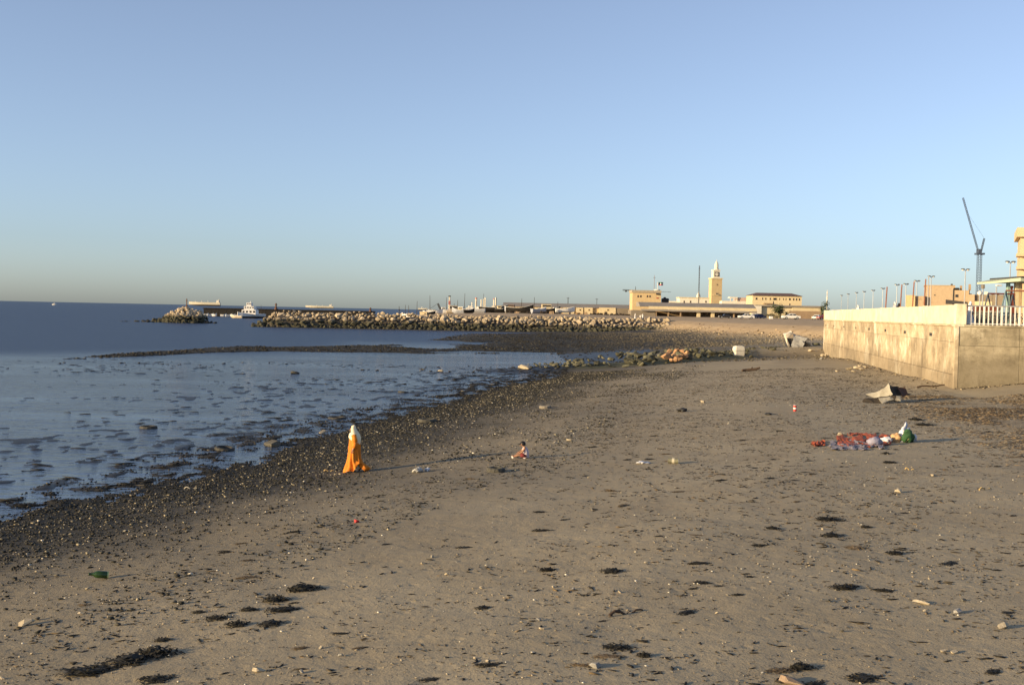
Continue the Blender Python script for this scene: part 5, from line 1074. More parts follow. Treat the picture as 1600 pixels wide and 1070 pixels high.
car(1236, 300, R(3), cw, 'white saloon car standing apart near the olive hedge', 4.8)
car(1134, 345, R(0), cd, 'black car parked under the warehouse awning', 4.2)
car(1178, 352, R(2), cw, 'white estate car half hidden behind the blue car', 4.6, True)
car(1276, 322, R(60), cw, 'white car parked end-on next to a red one', 4.4)
car(1288, 318, R(20), cr2, 'red car mostly hidden by the end of the parapet', 4.5)
s = Site('white_kiosk_box', 'small white box on the ground between the parked cars', 'box', 1205, 322); s.box('case', white_p, 1202.5, 1208, 494.2, 499, 0, .9, True, bev=.06); s.box('door', white_p, 1203.3, 1207.2, 495, 497.6, -.02, .02)

# ================================================================== BEACH FINDS
def torus(R0, r, n=28, m=10, tread=0.0):
    mb = MB(); vs = []; fs = []
    for i in range(n):
        a = 2 * math.pi * i / n
        for j in range(m):
            b = 2 * math.pi * j / m; k = r * (1 + (tread if (i % 2 and math.cos(b) > .6) else 0)); rad = R0 + k * math.cos(b) * .85
            vs.append((rad * math.cos(a), rad * math.sin(a), r * 1.05 * math.copysign(abs(math.sin(b)) ** .8, math.sin(b))))
    for i in range(n):
        for j in range(m): fs.append((i * m + j, ((i + 1) % n) * m + j, ((i + 1) % n) * m + (j + 1) % m, i * m + (j + 1) % m))
    return mb.add(vs, fs)
tm1 = M('sandy_tyre', (.10, .095, .075), (.05, .047, .04), 4, .9, .3); tm2 = M('wet_tyre', (.03, .03, .026), (.055, .05, .04), 4, .7, .3); tm3 = M('pale_tyre', (.24, .21, .165), (.16, .14, .11), 4, .9, .3)
def tyre(px, py, w, m_, lab, tilt=(0, 0), sink=.02, fill=False):
    p = P(px, py); R1 = w * p.y / FPX / 2; r = min(.095, R1 * .28)
    o = empty('old_tyre', (p.x, p.y, p.z), rr.uniform(0, 3), lab, 'tyre', 'old tyres washed up on the shore'); o.rotation_euler = (tilt[0], tilt[1], rr.uniform(0, 3))
    t_ = torus(R1 - r, r, tread=.14).build('casing', m_, o, (0, 0, r * .9 - sink), smooth=False)
    MB().lathe([(R1 - 1.9 * r, r * .3 - sink), (R1 - 1.75 * r, r * .55 - sink), (R1 - 1.6 * r, r * .3 - sink)], n=20).build('bead', m_, o) if R1 > 2 * r else None
    if fill: MB().lathe([(R1 - r * 1.1, -.1), (R1 - r * 1.3, r * .7 - sink), (.02, r * .5 - sink)], n=16).build('sand_fill', M('damp_sand_fill', (.16, .14, .11), (.12, .105, .085), 5), o)
tyre(775, 737, 30, tm1, 'sand-dusted tyre lying flat near the seated child', fill=True)
tyre(852, 638, 20, tm3, 'pale dried tyre high on the sand beyond the gravel band', fill=True)
tyre(667, 659, 30, tm1, 'greyish tyre lying at the edge of the gravel and the water', fill=True)
tyre(630, 614.5, 18, tm2, 'small dark tyre standing in the shallow water', (.12, 0))
tyre(527, 654, 30, tm2, 'flat dark tyre awash in the shallows beyond the robed person', sink=.08)
tyre(351, 703, 32, tm2, 'dark tyre awash beside a weedy rock in the shallows', (.1, .05), .05)
tyre(232, 670, 28, tm2, 'lone dark tyre far out in the shallow flats', sink=.03)
tyre(461, 584, 15, tm2, 'tilted dark tyre near the dark gravel bar', (.3, .1))
stone_m = M('pale_stone', (.46, .39, .27), (.36, .30, .21), 6, .9, .3, obj_rand=.2); stone_d = M('dark_stone', (.07, .065, .05), (.12, .11, .085), 6, .85, .3, obj_rand=.3); stone_g = M('grey_stone', (.27, .26, .24), (.2, .19, .17), 6, .9, .3, obj_rand=.2)
def stone(px, py, w, m_, lab, sq=(1, .9, .7), group=None, name='stone', seed=None):
    p = P(px, py); s = w * p.y / FPX; r = random.Random(seed if seed else int(px * 7 + py))
    o = place_rock(name, None, (p.x, p.y, p.z + s * sq[2] * .25), s, m_, r, sq); o.rotation_euler = (r.uniform(-.2, .2), r.uniform(-.2, .2), r.uniform(0, 6)); return tag(o, lab, 'stone', group)
stone(504, 678, 15, stone_m, 'cream block of stone standing in the shallows near the robed person', (1, .8, .8)); stone(425, 697, 36, stone_d, 'big black weedy rock in the shallows', (1.1, .8, .5)); stone(689, 581, 9, stone_m, 'small pale stone alone on the far shallow flat')
stone(819, 576, 20, stone_m, 'flat pale block at the seaward tip of the groyne', (1.1, .8, .5)); stone(1312, 681, 11, stone_m, 'brown pointed stone beside the orange netting', (.8, .8, 1)); stone(1403, 769, 16, stone_m, 'lone angular brown stone on bare sand below the netting', (1, .8, .75)); stone(1458, 744, 12, stone_m, 'pinkish stone up the beach from the angular brown stone')
stone(1098, 629.5, 12, stone_m, 'pale yellow stone among the strewn finds on the middle beach'); stone(930, 1042, 26, stone_g, 'grey lump of broken concrete on the open sand', (1.1, .8, .6)); stone(1440, 943, 22, stone_m, 'split cream stone on the sand below the weed band', (1.2, .7, .45)); stone(1567, 981, 26, stone_m, 'brown stone half buried near the cracked sand', (1, .8, .6)); stone(42, 976, 28, stone_m, 'mossy tan stone on the sand below the gravel band', (1.1, .8, .6)); stone(890, 689, 10, stone_m, 'tan stone up the beach from the child'); stone(1497, 957, 20, stone_g, 'grey brown stone beside the split cream stone', (1.1, .8, .6)); stone(1475, 1018, 13, stone_m, 'smaller of two pale stones lying in dark weed'); stone(1491, 1020, 14, stone_m, 'larger of two pale stones lying in dark weed'); stone(405, 1049, 22, stone_m, 'tan wedge stone on the sand by the weed piles', (1.2, .6, .5)); stone(1237, 1068, 50, M('pink_brown_rock', (.33, .23, .15), (.26, .19, .13), 5, .9, .3), 'broad pinkish brown rock just breaking the sand', (1.2, .8, .35))
# white block and ochre block on the groyne
p = P(1154, 556.5); s_ = p.y / FPX
o = empty('white_block', p, R(12), 'white cubic block standing on the sand beside the groyne', 'block')
MB().loft([[(x * 9.2 * s_ * k, y * 7 * s_ * k, z * s_) for x, y in ((-1, -.8), (-.8, -1), (.85, -1), (1, -.85), (1, .85), (.8, 1), (-.8, 1), (-1, .8))] for k, z in ((.8, -3), (.88, 1.5), (.9, 10), (.8, 13.5), (.55, 14.8))]).build('block', M('white_foam', (.72, .68, .58), (.58, .54, .44), 3, .8, .4), o); MB().box(-8.4 * s_, 8.4 * s_, -6.4 * s_, 6.4 * s_, 6.8 * s_, 7.3 * s_).build('strap', M('grey_strap', (.3, .28, .25), (.25, .23, .2)), o)
# wreck: crushed white hull against the end of the groyne
p = P(1240, 550); s_ = p.y / FPX
o = empty('wrecked_boat', p, R(-4), 'smashed upturned white boat hull by the end of the wall', 'wreck')
def sheet(pts, faces, t=.04):
    """thick crumpled sheet: vertices pushed along averaged normals"""
    bm = bmesh.new(); vs = [bm.verts.new(p) for p in pts]; bm.verts.ensure_lookup_table()
    for f in faces: bm.faces.new([vs[i] for i in f])
    bmesh.ops.recalc_face_normals(bm, faces=bm.faces); bmesh.ops.triangulate(bm, faces=bm.faces[:]); bmesh.ops.subdivide_edges(bm, edges=bm.edges[:], cuts=3, use_grid_fill=True)
    for v in bm.verts:
        q_ = [float(fbm(np.array([v.co.x * 1.7 + k * 9.1 + v.co.z]), np.array([v.co.y * 1.7 + v.co.z * 1.3]), 40 + k, 3)[0]) for k in range(3)]; v.co += Vector(q_) * .13
    bmesh.ops.solidify(bm, geom=bm.faces[:], thickness=t)
    me = bpy.data.meshes.new('sheet'); bm.to_mesh(me); bm.free(); return me
def L_(px, py, dy=0.0): return ((px - 1240) * s_, dy, (550 - py) * s_)
wk_w = M('weathered_white_hull', (.70, .64, .52), (.5, .45, .36), 1.5, .7, .3); wk_g = M('weathered_grey_hull', (.36, .36, .34), (.28, .27, .25), 1.5, .7, .3)
link('bow_arch', sheet([L_(1224, 533, .2), L_(1229, 530, .2), L_(1238, 527, .5), L_(1241, 530, .6), L_(1230, 535, .1), L_(1228, 535, .1), L_(1232, 550, .3), L_(1235, 549, .4), L_(1237, 525.5, 1.6), L_(1226, 530, 1.5)], [(0, 1, 4, 5), (1, 2, 3, 4), (0, 5, 7, 6), (1, 9, 8, 2), (0, 9, 1)], .12), wk_w, o)
link('hull_side', sheet([L_(1236, 546, -.3), L_(1240, 538, .2), L_(1252, 540, .1), L_(1256, 544, -.1), L_(1254, 550, -.4), L_(1236, 551, -.5)], [(0, 1, 2, 3, 4, 5)], .15), wk_g, o)
link('deck', sheet([L_(1241, 531, .8), L_(1262, 536, .5), L_(1268, 538, 1.4), L_(1242, 530, 2.2), L_(1240, 538, .3), L_(1256, 542, .2)], [(0, 1, 2, 3), (0, 4, 5, 1)], .1), wk_g, o)
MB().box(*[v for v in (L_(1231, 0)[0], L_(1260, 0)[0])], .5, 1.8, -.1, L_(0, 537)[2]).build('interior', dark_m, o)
for i, (px, py, w, m_) in enumerate(((1262, 549, 12, stone_m), (1268, 546, 10, gr_mat), (1274, 549, 13, gr_mat), (1280, 547, 11, stone_d), (1266, 551, 8, stone_m), (1285, 557, 10, stone_m), (1291, 553, 9, stone_m), (1284, 562, 9, stone_g), (1277, 541, 12, gr_mat), (1283, 541, 10, stone_d))):
    stone(px, py, w, m_, 'loose boulder heaped between the wrecked hull and the wall end', (1, .9, .85), 'boulders by the wall end', 'boulder')
for px, py, w in ((1308, 581, 9), (1328, 578, 15), (1338, 576.5, 12), (1346, 578, 11), (1353, 575, 13), (1334, 581, 8), (1343, 573, 9)): stone(px, py, w, stone_m, 'pale rubble stone in the little heap at the foot of the wall', (1.1, .9, .6), 'rubble heap at the wall foot', 'stone')
# driftwood with fork
wood_d = M('dark_driftwood', (.05, .032, .022), (.09, .06, .04), 5, .9, .4)
p = P(1174, 580); s_ = p.y / FPX; o = empty('driftwood', p, R(8), 'dark forked driftwood log lying on the upper sand', 'driftwood')
MB().path([(-15 * s_, 0, .06), (-8 * s_, .1, .1), (0, 0, .14), (8 * s_, -.1, .2)], .11, 8).build('trunk', wood_d, o); MB().tube((7 * s_, -.1, .2), (13 * s_, -.2, .34), .12, .07).build('branch', wood_d, o); MB().tube((0, 0, .14), (2 * s_, .1, .34), .09, .05).build('branch', wood_d, o)
# crumpled sheet metal
p = P(1385, 628); s_ = p.y / FPX; o = empty('crumpled_sheet', p, R(0), 'crumpled sheet of pale metal peaked like a tent near the wall corner', 'scrap metal')
def L_(px, py, dy=0.0): return ((px - 1385) * s_, dy, (625 - py) * s_)
pm_ = M('pale_sheet_metal', (.36, .335, .27), (.20, .175, .13), 1.6, .8, .3); dm_ = M('dark_shaded_sheet_metal', (.045, .038, .03), (.075, .06, .045), 2, .95, .3, spec=.1)  # dark copy of the sheet; the back flap's shade is put into its colour
link('peak', sheet([L_(1357, 615, .6), L_(1375, 609.5, .3), L_(1383, 604, .1), L_(1388, 596, .0), L_(1391, 613, -.5), L_(1384, 617, -.35), L_(1370, 619, .1)], [(0, 1, 5, 6), (1, 2, 4, 5), (2, 3, 4)], .03), pm_, o)
link('back_flap', sheet([L_(1388.6, 596, .03), L_(1405, 601, .9), L_(1424, 604, 1.5), L_(1422, 613, 1.2), L_(1408, 617, .5), L_(1391.6, 613, -.45)], [(0, 1, 4, 5), (1, 2, 3, 4)], .03), dm_, o)
link('rusty_end', sheet([L_(1412, 604, .9), L_(1424, 603, 1.1), L_(1424, 613, .7), L_(1415, 618, .3)], [(0, 1, 2, 3)], .03), rust_m, o)
link('skirt', sheet([L_(1343, 626, -.5), L_(1346, 619, -.3), L_(1360, 618, -.3), L_(1384, 615, -.4), L_(1399, 611, -.2), L_(1402, 617, -.5), L_(1390, 621, -.7), L_(1360, 625, -.8), L_(1344, 631, -.9)], [(0, 1, 2, 7, 8), (2, 3, 6, 7), (3, 4, 5, 6)], .03), dm_, o)
link('lip', sheet([L_(1366, 617.5, -.75), L_(1384, 616, -.8), L_(1388, 619, -.9), L_(1392, 612.5, -.75), L_(1400, 613, -.7), L_(1396, 620, -1.0), L_(1368, 624, -1.1)], [(0, 1, 2, 6), (2, 3, 4, 5)], .03), pm_, o)
# netting and bags
def blanket(name, lab, px0, px1, py0, py1, m_, seed, amp=.07, cat='net', nx=46, ny=16, hole=.5):
    c = P((px0 + px1) / 2, (py0 + py1) / 2); me = bpy.data.meshes.new(name); vs = []; fs = []; idx = {}
    for j in range(ny + 1):
        for i in range(nx + 1):
            u, v = i / nx, j / ny; w = float(fbm(np.array([u * 5.0]), np.array([v * 4.0]), seed, 3)[0]); p = PZ(px0 + (px1 - px0) * (u + .04 * w), py0 + (py1 - py0) * (v + .3 * w * (1 if 0 < u < 1 else 1)), c.z)
            vs.append((p.x - c.x, p.y - c.y, gz(p.x, p.y) - c.z + .012 + max(0, amp * (.5 + 1.6 * float(fbm(np.array([u * 9.0]), np.array([v * 7.0]), seed + 9, 4)[0])))))
    for j in range(ny):
        for i in range(nx):
            w = float(fbm(np.array([i * .35]), np.array([j * .45]), seed + 3, 3)[0]); edge = abs(j / ny - .5) * 2
            if w > hole * .6 + (.25 - edge * .35): continue
            a = j * (nx + 1) + i; fs.append((a, a + 1, a + nx + 2, a + nx + 1))
    me.from_pydata(vs, [], fs); bm = bmesh.new(); bm.from_mesh(me); bmesh.ops.delete(bm, geom=[v for v in bm.verts if not v.link_faces], context='VERTS'); ex = bmesh.ops.extrude_face_region(bm, geom=bm.faces[:]); bmesh.ops.translate(bm, verts=[g_ for g_ in ex['geom'] if isinstance(g_, bmesh.types.BMVert)], vec=(0, 0, .012)); bm.to_mesh(me); bm.free()
    return tag(link(name, me, m_, None, c, 0, False), lab, cat)
blanket('fishing_net', 'orange-red fishing net spread on the sand beside the bags', 1309, 1392, 678, 696, M('orange_net', (.50, .10, .03), (.30, .07, .035), 14, .9, .4), 51, .03, hole=.16)
blanket('fishing_net', 'small scrap of orange-red net lying apart from the main net', 1268, 1289, 691, 697, M('orange_net', (.5, .1, .03)), 57, .06, nx=16, ny=8)
blanket('mauve_cloth', 'thin mauve cloth trailing along the edge of the orange net', 1294, 1380, 691, 703, M('mauve_cloth', (.20, .175, .20), (.30, .27, .28), 10, .9, .4), 61, .04, 'cloth', hole=.22)
def bag(px, py, w, h, m_, lab, seed, lump=.18, name='bag', knot=False, lean=0.0):
    p = P(px, py); s_ = p.y / FPX; rx, hz = w * s_ / 2, h * s_; o = empty(name, p, R(seed * 37 % 90), lab, 'bag'); bm = bmesh.new(); bmesh.ops.create_icosphere(bm, subdivisions=3, radius=1)
    for v in bm.verts:
        n_ = v.co.normalized(); f = 1 + lump * float(fbm(np.array([n_.x * 2.4 + n_.z * .9 + seed]), np.array([n_.y * 2.4 + n_.z * 1.7]), seed, 5)[0]) * 2.6; z = n_.z * f
        v.co = Vector((n_.x * f * rx + lean * (z + 1) * hz, n_.y * f * rx * .85, max(-.02, (z * .5 + .42) * hz)))
    me = bpy.data.meshes.new('body'); bm.to_mesh(me); bm.free(); link('body', me, m_, o, smooth=True)
    if knot: MB().lathe([(.02, hz * .85), (.06, hz * .95), (.03, hz * 1.0), (.09, hz * 1.12), (.01, hz * 1.16)], (lean * 2 * hz, 0, 0), 8).build('knot', m_, o, smooth=True)
    return o
bag(1366, 696, 22, 15, M('purple_bundle', (.24, .23, .32), (.34, .32, .36), 5, .85, .4), 'mauve grey bundle at the edge of the orange net', 3); bag(1384, 691, 16, 10, M('white_plastic', (.72, .72, .74), (.5, .52, .58), 5, .5, .4), 'crumpled white plastic bag beside the mauve bundle', 5, .35)
bag(1399, 690, 17, 15, M('tan_sack', (.58, .36, .18), (.48, .30, .15), 4, .9, .4), 'tan sack sitting between the white bag and the green bag', 7, .24); bag(1385, 685, 9, 6, M('orange_net', (.5, .1, .03)), 'small red-orange bundle behind the tan sack', 9)
gb_ = bag(1418, 691, 21, 21, M('green_canvas', (.035, .10, .035), (.025, .07, .025), 4, .85, .3), 'green canvas bag with a yellow stripe at the end of the net', 11, .22)
p0 = gb_.location; s_ = p0.y / FPX
st = MB()
for i in range(8):
    t0, t1 = i / 8, (i + 1) / 8
    def q_(t): a = -1.2 + t * 2.2; return (-.11 * 1 + t * .2, -10.2 * .85 * s_ * math.cos(a) * .98 * .9 - .01, (.06 + .92 * t * .85) * 18 * s_)
    st.tube(q_(t0), q_(t1), .022, .022, 5)
o = st.build('stripe', M('yellow_stripe', (.62, .58, .22), (.55, .5, .2)), gb_); o.rotation_euler = (0, 0, -gb_.rotation_euler.z)
bag(1409, 690, 13, 26, M('white_plastic', (.7, .7, .7)), 'upright white plastic bag leaning on the green bag', 13, .5, lean=.12); bag(1429, 689, 9, 12, M('white_plastic', (.7, .7, .7)), 'small white bag pressed against the green bag', 15, .3); bag(1406, 683, 6, 9, M('red_plastic', (.5, .05, .04), (.42, .04, .04), 4, .5), 'small red bag behind the upright white one', 17, .2)
bag(653, 738, 16, 9, M('grey_white_plastic', (.55, .55, .52), (.25, .25, .25), 6, .6, .4), 'grey and black bag lying between the robed person and the tyre', 19, .35); bag(668, 736, 8, 6, M('white_plastic', (.7, .7, .7)), 'torn white bag next to the grey and black one', 21, .4); bag(1004, 724, 18, 4, M('white_plastic', (.7, .7, .7)), 'flattened white plastic bag on the middle beach', 23, .4); bag(557, 816, 7, 5, M('red_plastic', (.5, .05, .04)), 'bright red scrap of plastic on the damp sand', 25, .4); bag(1066, 643, 14, 6, M('black_plastic', (.015, .015, .016), (.03, .03, .03), 5, .4, .3), 'black plastic bag on the upper middle beach', 27, .35); bag(1200, 648, 12, 4, M('black_plastic', (.015, .015, .016)), 'flat black bag with a white scrap on the upper beach', 29, .35)
# tins and bottles
def tin(px, py, w, m1, m2, lab, lying=True):
    p = P(px, py); s_ = p.y / FPX; r = w * s_ * .28; h = w * s_; o = empty('tin_can', p, R(-15), lab, 'can')
    b = MB().lathe([(r * .93, 0), (r, r * .06), (r * .97, r * .12), (r * .97, h - r * .12), (r, h - r * .06), (r * .93, h)], n=18).build('body', m1, o); l = MB().lathe([(r * .9, h), (r * .9, h + .01), (r * .2, h + .012)], n=18).build('lid', m2, b)
    MB().lathe([(r * .985, h * .38), (r * .985, h * .62)], n=18).build('band', m2, b)
    if lying: b.rotation_euler = (0, R(90), 0); b.location = (-h / 2, 0, r)
tin(1052, 724, 16, M('olive_tin', (.22, .21, .14), (.16, .15, .1), 4, .6, metal=.3), M('pale_tin', (.5, .46, .34), (.42, .38, .28), 4, .5), 'olive tin drum lying on its side on the middle beach')
tin(1242, 642.5, 9.5, M('red_tin', (.5, .06, .04), (.42, .05, .04), 4, .5), M('white_tin', (.75, .72, .68), (.68, .65, .6), 4, .5), 'upright red and white tin on the upper beach', False)
p = P(168, 903); o = empty('green_bottle', p, R(200), 'green glass bottle with a pale base lying on the damp sand', 'bottle'); gg = M('bottle_green', (.02, .05, .012), (.03, .07, .016), 5, .3, spec=.5); s_ = p.y / FPX
b = MB().lathe([(.01, 0), (.075, 0), (.085, .02), (.085, .22), (.07, .27), (.035, .32), (.03, .40), (.036, .405), (.036, .42)], n=20).build('body', gg, o, (0, 0, .08), smooth=True); b.rotation_euler = (0, R(84), 0); o.scale = (.8, .8, .8); MB().lathe([(.078, -.02), (.08, .015), (.02, .02)], n=20).build('base', M('bottle_base', (.42, .5, .2), (.35, .42, .15), 5, .4), b)
# sticks
def stick(px0, py0, px1, py1, r, m_, lab, cat='stick'):
    a, b = P(px0, py0), P(px1, py1); o = empty('driftwood', a, 0, lab, cat); d = b - a; n_ = 6; pts = [(d.x * i / n_, d.y * i / n_, d.z * i / n_ + r + .05 * math.sin(i * 1.3) * (1 if 0 < i < n_ else 0)) for i in range(n_ + 1)]
    q = MB(); 
    for i in range(n_): q.tube(pts[i], pts[i + 1], r * (1.1 - .08 * i), r * (1.1 - .08 * (i + 1)), 7)
    q.build('stem', m_, o); q = MB(); q.tube(pts[3], (pts[3][0] + .08, pts[3][1] + .06, pts[3][2] + r * 2.2), r * .4, r * .2, 6); q.build('twig', m_, o)
stick(952, 963, 1002, 954, .022, wood_d, 'blackened driftwood stick with a pale broken end'); MB().lathe([(.03, 0), (.028, .05)], n=8)
stick(506, 737, 521, 736, .025, M('yellow_wood', (.5, .36, .16), (.42, .3, .13), 5), 'short yellow stick beside the robed person'); stick(288, 764, 308, 763, .02, M('bleached_wood', (.4, .36, .28), (.32, .29, .23), 5), 'bleached stick at the edge of the shallows'); stick(1414, 734, 1428, 734, .02, M('yellow_wood', (.5, .36, .16)), 'short tan stick on bare sand below the green bag'); stick(1530, 766, 1549, 764, .02, M('yellow_wood', (.5, .36, .16)), 'pale stick lying in the dry weed band'); stick(1433, 606, 1478, 602, .05, wood_d, 'long dark beam lying along the foot of the wall')

# ---- seaweed clumps
weed_m = M('black_seaweed', (.010, .009, .006), (.028, .024, .014), 9, .75, .5, obj_rand=.3); weed_b = M('dry_seaweed', (.20, .145, .08), (.12, .085, .05), 9, .9, .4, obj_rand=.25)
def weed_mesh(seed, ribbons=90):
    r = random.Random(seed); bm = bmesh.new(); bmesh.ops.create_icosphere(bm, subdivisions=2, radius=1)
    for v in bm.verts:
        n_ = v.co.normalized(); f = .62 + .55 * float(fbm(np.array([n_.x * 2.2 + seed]), np.array([n_.y * 2.2 + n_.z]), seed, 4)[0]); v.co = Vector((n_.x * f, n_.y * f, max(-.05, n_.z * f * .9)))
    me0 = bpy.data.meshes.new('t'); bm.to_mesh(me0); bm.free(); mb = MB().add([v.co for v in me0.vertices], [tuple(p.vertices) for p in me0.polygons]); bpy.data.meshes.remove(me0)
    for i in range(ribbons):
        a = r.uniform(0, 6.28); d = r.uniform(.3, .95); z = max(0, .6 * (1 - d) + r.uniform(-.05, .2)); p = Vector((math.cos(a) * d, math.sin(a) * d, z)); h = r.uniform(0, 6.28); L = r.uniform(.12, .4); w = r.uniform(.03, .08)
        q = p + Vector((math.cos(h) * L, math.sin(h) * L, r.uniform(.0, .25))); e = q + Vector((math.cos(h + .5) * L * .7, math.sin(h + .5) * L * .7, -.25)); e.z = max(e.z, -.02); n_ = Vector((-math.sin(h), math.cos(h), r.uniform(-.5, .5))) * w
        mb.add([p - n_, p + n_, q + n_, q - n_, e + n_ * .4, e - n_ * .4], [(0, 1, 2, 3), (3, 2, 4, 5)])
    me = bpy.data.meshes.new('seaweed'); me.from_pydata(mb.v, [], mb.f); me.materials.append(None); return me
WEEDS = [weed_mesh(300 + i) for i in range(6)]
def weed(px, py, w, h, rz, lab, m_=weed_m, group=None, seed=0, asp=.5):
    p = P(px, py); s_ = p.y / FPX; o = bpy.data.objects.new('seaweed_clump', WEEDS[seed % 6]); col.objects.link(o); o.material_slots[0].link = 'OBJECT'; o.material_slots[0].material = m_
    o.location = (p.x, p.y, p.z - .005); o.rotation_euler = (0, 0, rz); o.scale = (w * s_ * .6, w * s_ * .6 * asp * 1.6, h * s_ * .95); return tag(o, lab, 'seaweed', group)
big = [(140, 1050, 72, 14, .25, 'longest black seaweed pile, its broad low end'), (205, 1034, 70, 16, .35, 'middle hump of the longest black seaweed pile'), (245, 1022, 60, 17, .1, 'tall end of the longest black seaweed pile'), (245, 1062, 50, 9, .2, 'black seaweed pile just below the longest one'),
       (476, 921, 50, 14, .4, 'tall black seaweed heap with a white shell under it'), (430, 938, 34, 13, .1, 'round black seaweed heap beside the tallest one'), (443, 953, 44, 8, .3, 'ragged black seaweed trail below the round heap'), (425, 975, 40, 9, .5, 'ragged lower end of the black seaweed trail'), (340, 966, 34, 8, .3, 'lowest of three pointed black weed heaps'), (372, 977, 34, 11, .2, 'pointed black weed heap with a long shadow'), (390, 953, 26, 8, .2, 'smallest of three pointed black weed heaps'),
       (255, 1000, 24, 7, .2, 'small black weed heap above the longest pile'), (855, 891, 24, 8, .1, 'black weed heap alone on the middle sand'), (958, 893, 36, 8, -.1, 'brown and black weed mat beside the lone heap'), (964, 1012, 44, 9, .1, 'long dark weed mat on the smooth sand'), (1007, 1025, 22, 10, .2, 'round black weed tuft beside the long weed mat'), (1254, 1044, 36, 15, .1, 'tall bushy black weed clump with a blue shadow'), (1350, 1060, 50, 9, .25, 'flat black weed mat beside the tall bushy clump'), (1318, 919, 36, 10, .05, 'broad black weed clump on bare sand'), (1300, 837, 30, 8, .15, 'black weed clump under a longer one'), (1292, 812, 34, 8, .25, 'slanting black weed clump below the netting'), (1399, 865, 26, 7, -.1, 'black weed clump beside a white scrap'), (1208, 826, 20, 7, .1, 'small black weed tuft on the open sand'), (1353, 824, 15, 6, .1, 'little black weed knot near the dry weed band'), (1405, 617, 30, 7, .1, 'black weed patch in front of the crumpled sheet'), (1385, 709, 14, 5, .1, 'dark weed lump just below the green bag'), (1390, 723, 20, 5, .15, 'dark weed streak below the dark lump'), (1432, 656, 22, 5, .3, 'dark weed streak above the green bag'), (1445, 664, 30, 5, .2, 'long dark weed streak behind the green bag'), (1337, 856, 30, 5, .1, 'ochre weed tuft on the sand', ), (40, 790, 40, 7, .1, 'black weed mat among the gravel by the water')]
for i, b in enumerate(big): weed(b[0], b[1], b[2], b[3], b[4], b[5], weed_b if 'ochre' in b[5] else weed_m, None, i, .45)

# ---- small repeated finds, each an object of its own, then the uncountable rest as stuff
def rnd_beach(r, y0, y1, dmin, dmax, bias=1.0, xmax=40):
    while True:
        y = y0 + (y1 - y0) * r.random() ** bias; d = r.uniform(dmin, dmax); x = float(np.interp(y, SH_Y, SH_X)) + d / .955
        if abs(x) < y * .47 + 1 and x < xmax and not (y > 66 and x > NC.x - 1.5 + (y - 70) * .17): return x, y
r2 = random.Random(21)
for i in range(150):
    x, y = rnd_beach(r2, 13, 46, 9, 55, 1.5); o = bpy.data.objects.new('seaweed_tuft', WEEDS[i % 6]); col.objects.link(o); o.material_slots[0].link = 'OBJECT'; o.material_slots[0].material = weed_m if i % 4 else weed_b
    w = r2.uniform(.05, .15); o.location = (x, y, gz(x, y) - .004); o.rotation_euler = (0, 0, r2.gauss(.2, .35)); o.scale = (w * r2.uniform(1, 2), w * .7, w * r2.uniform(.2, .45))
    tag(o, 'small tuft of black seaweed strewn on the open sand' if i % 4 else 'small tuft of brown dry seaweed strewn on the open sand', 'seaweed', 'small seaweed tufts on the sand')
for i in range(170):
    x, y = rnd_beach(r2, 12.5, 52, 4, 55, 1.4); s_ = r2.uniform(.035, .10); m_ = (stone_m, stone_m, stone_g, stone_d)[i % 4]
    o = place_rock('stone', None, (x, y, gz(x, y) + s_ * .2), s_, m_, r2, (1.1, .9, .7)); tag(o, ['small pale stone lying loose on the sand', 'small pale stone lying loose on the sand', 'small grey stone lying loose on the sand', 'small dark stone lying loose on the sand'][i % 4], 'stone', 'loose stones on the sand')
def np_variants(n, k, seed, flat=1.0, cnt=10):
    out = []
    for i in range(n):
        me = rock_mesh('t', seed + i, cnt, (1, .85, .6), .3); me.calc_loop_triangles(); v = np.array([p.co for p in me.vertices]); f = np.array([t.vertices for t in me.loop_triangles]); out.append((v, f)); bpy.data.meshes.remove(me)
    return out
def scatter(name, label, x, y, size, cols, m_, flat=(1, 1, 1), lift=.2, seed=1, elong=0.0, dirn=None, parent=None):
    g = np.random.default_rng(seed); VAR = np_variants(8, 0, 500, cnt=8); n = len(x); z = ground(x, y); VV, FF, CC = [], [], []; off = 0; vi = g.integers(0, 8, n); ang = g.uniform(0, 6.283, n) if dirn is None else dirn + g.normal(0, .3, n)
    el = 1 + elong * g.random(n)
    for k in range(8):
        m = np.where(vi == k)[0]
        if not len(m): continue
        v, f = VAR[k]; c, s_ = np.cos(ang[m])[:, None], np.sin(ang[m])[:, None]
        sx, sy, sz = size[m, None] * flat[0] * el[m, None], size[m, None] * flat[1], size[m, None] * flat[2]
        lx, ly, lz = v[None, :, 0] * sx, v[None, :, 1] * sy, v[None, :, 2] * sz
        X = x[m, None] + lx * c - ly * s_; Y = y[m, None] + lx * s_ + ly * c; Z = z[m, None] + lz + sz * lift
        VV.append(np.stack([X, Y, Z], -1).reshape(-1, 3)); FF.append((f[None] + (np.arange(len(m)) * len(v))[:, None, None] + off).reshape(-1, 3)); CC.append(np.repeat(cols[m], len(v), 0)); off += len(m) * len(v)
    me = np_mesh(name, np.concatenate(VV), np.concatenate(FF), {'col': np.concatenate(CC)}, False); o = link(name, me, m_); return tag(o, label, None, None, 'stuff')
peb_m = attr_mat('pebbles', .8)
def pal(n, g, cs, w): 
    i = g.choice(len(cs), n, p=np.array(w) / sum(w)); return np.array(cs)[i] * g.uniform(.7, 1.25, (n, 1))
g = np.random.default_rng(77)
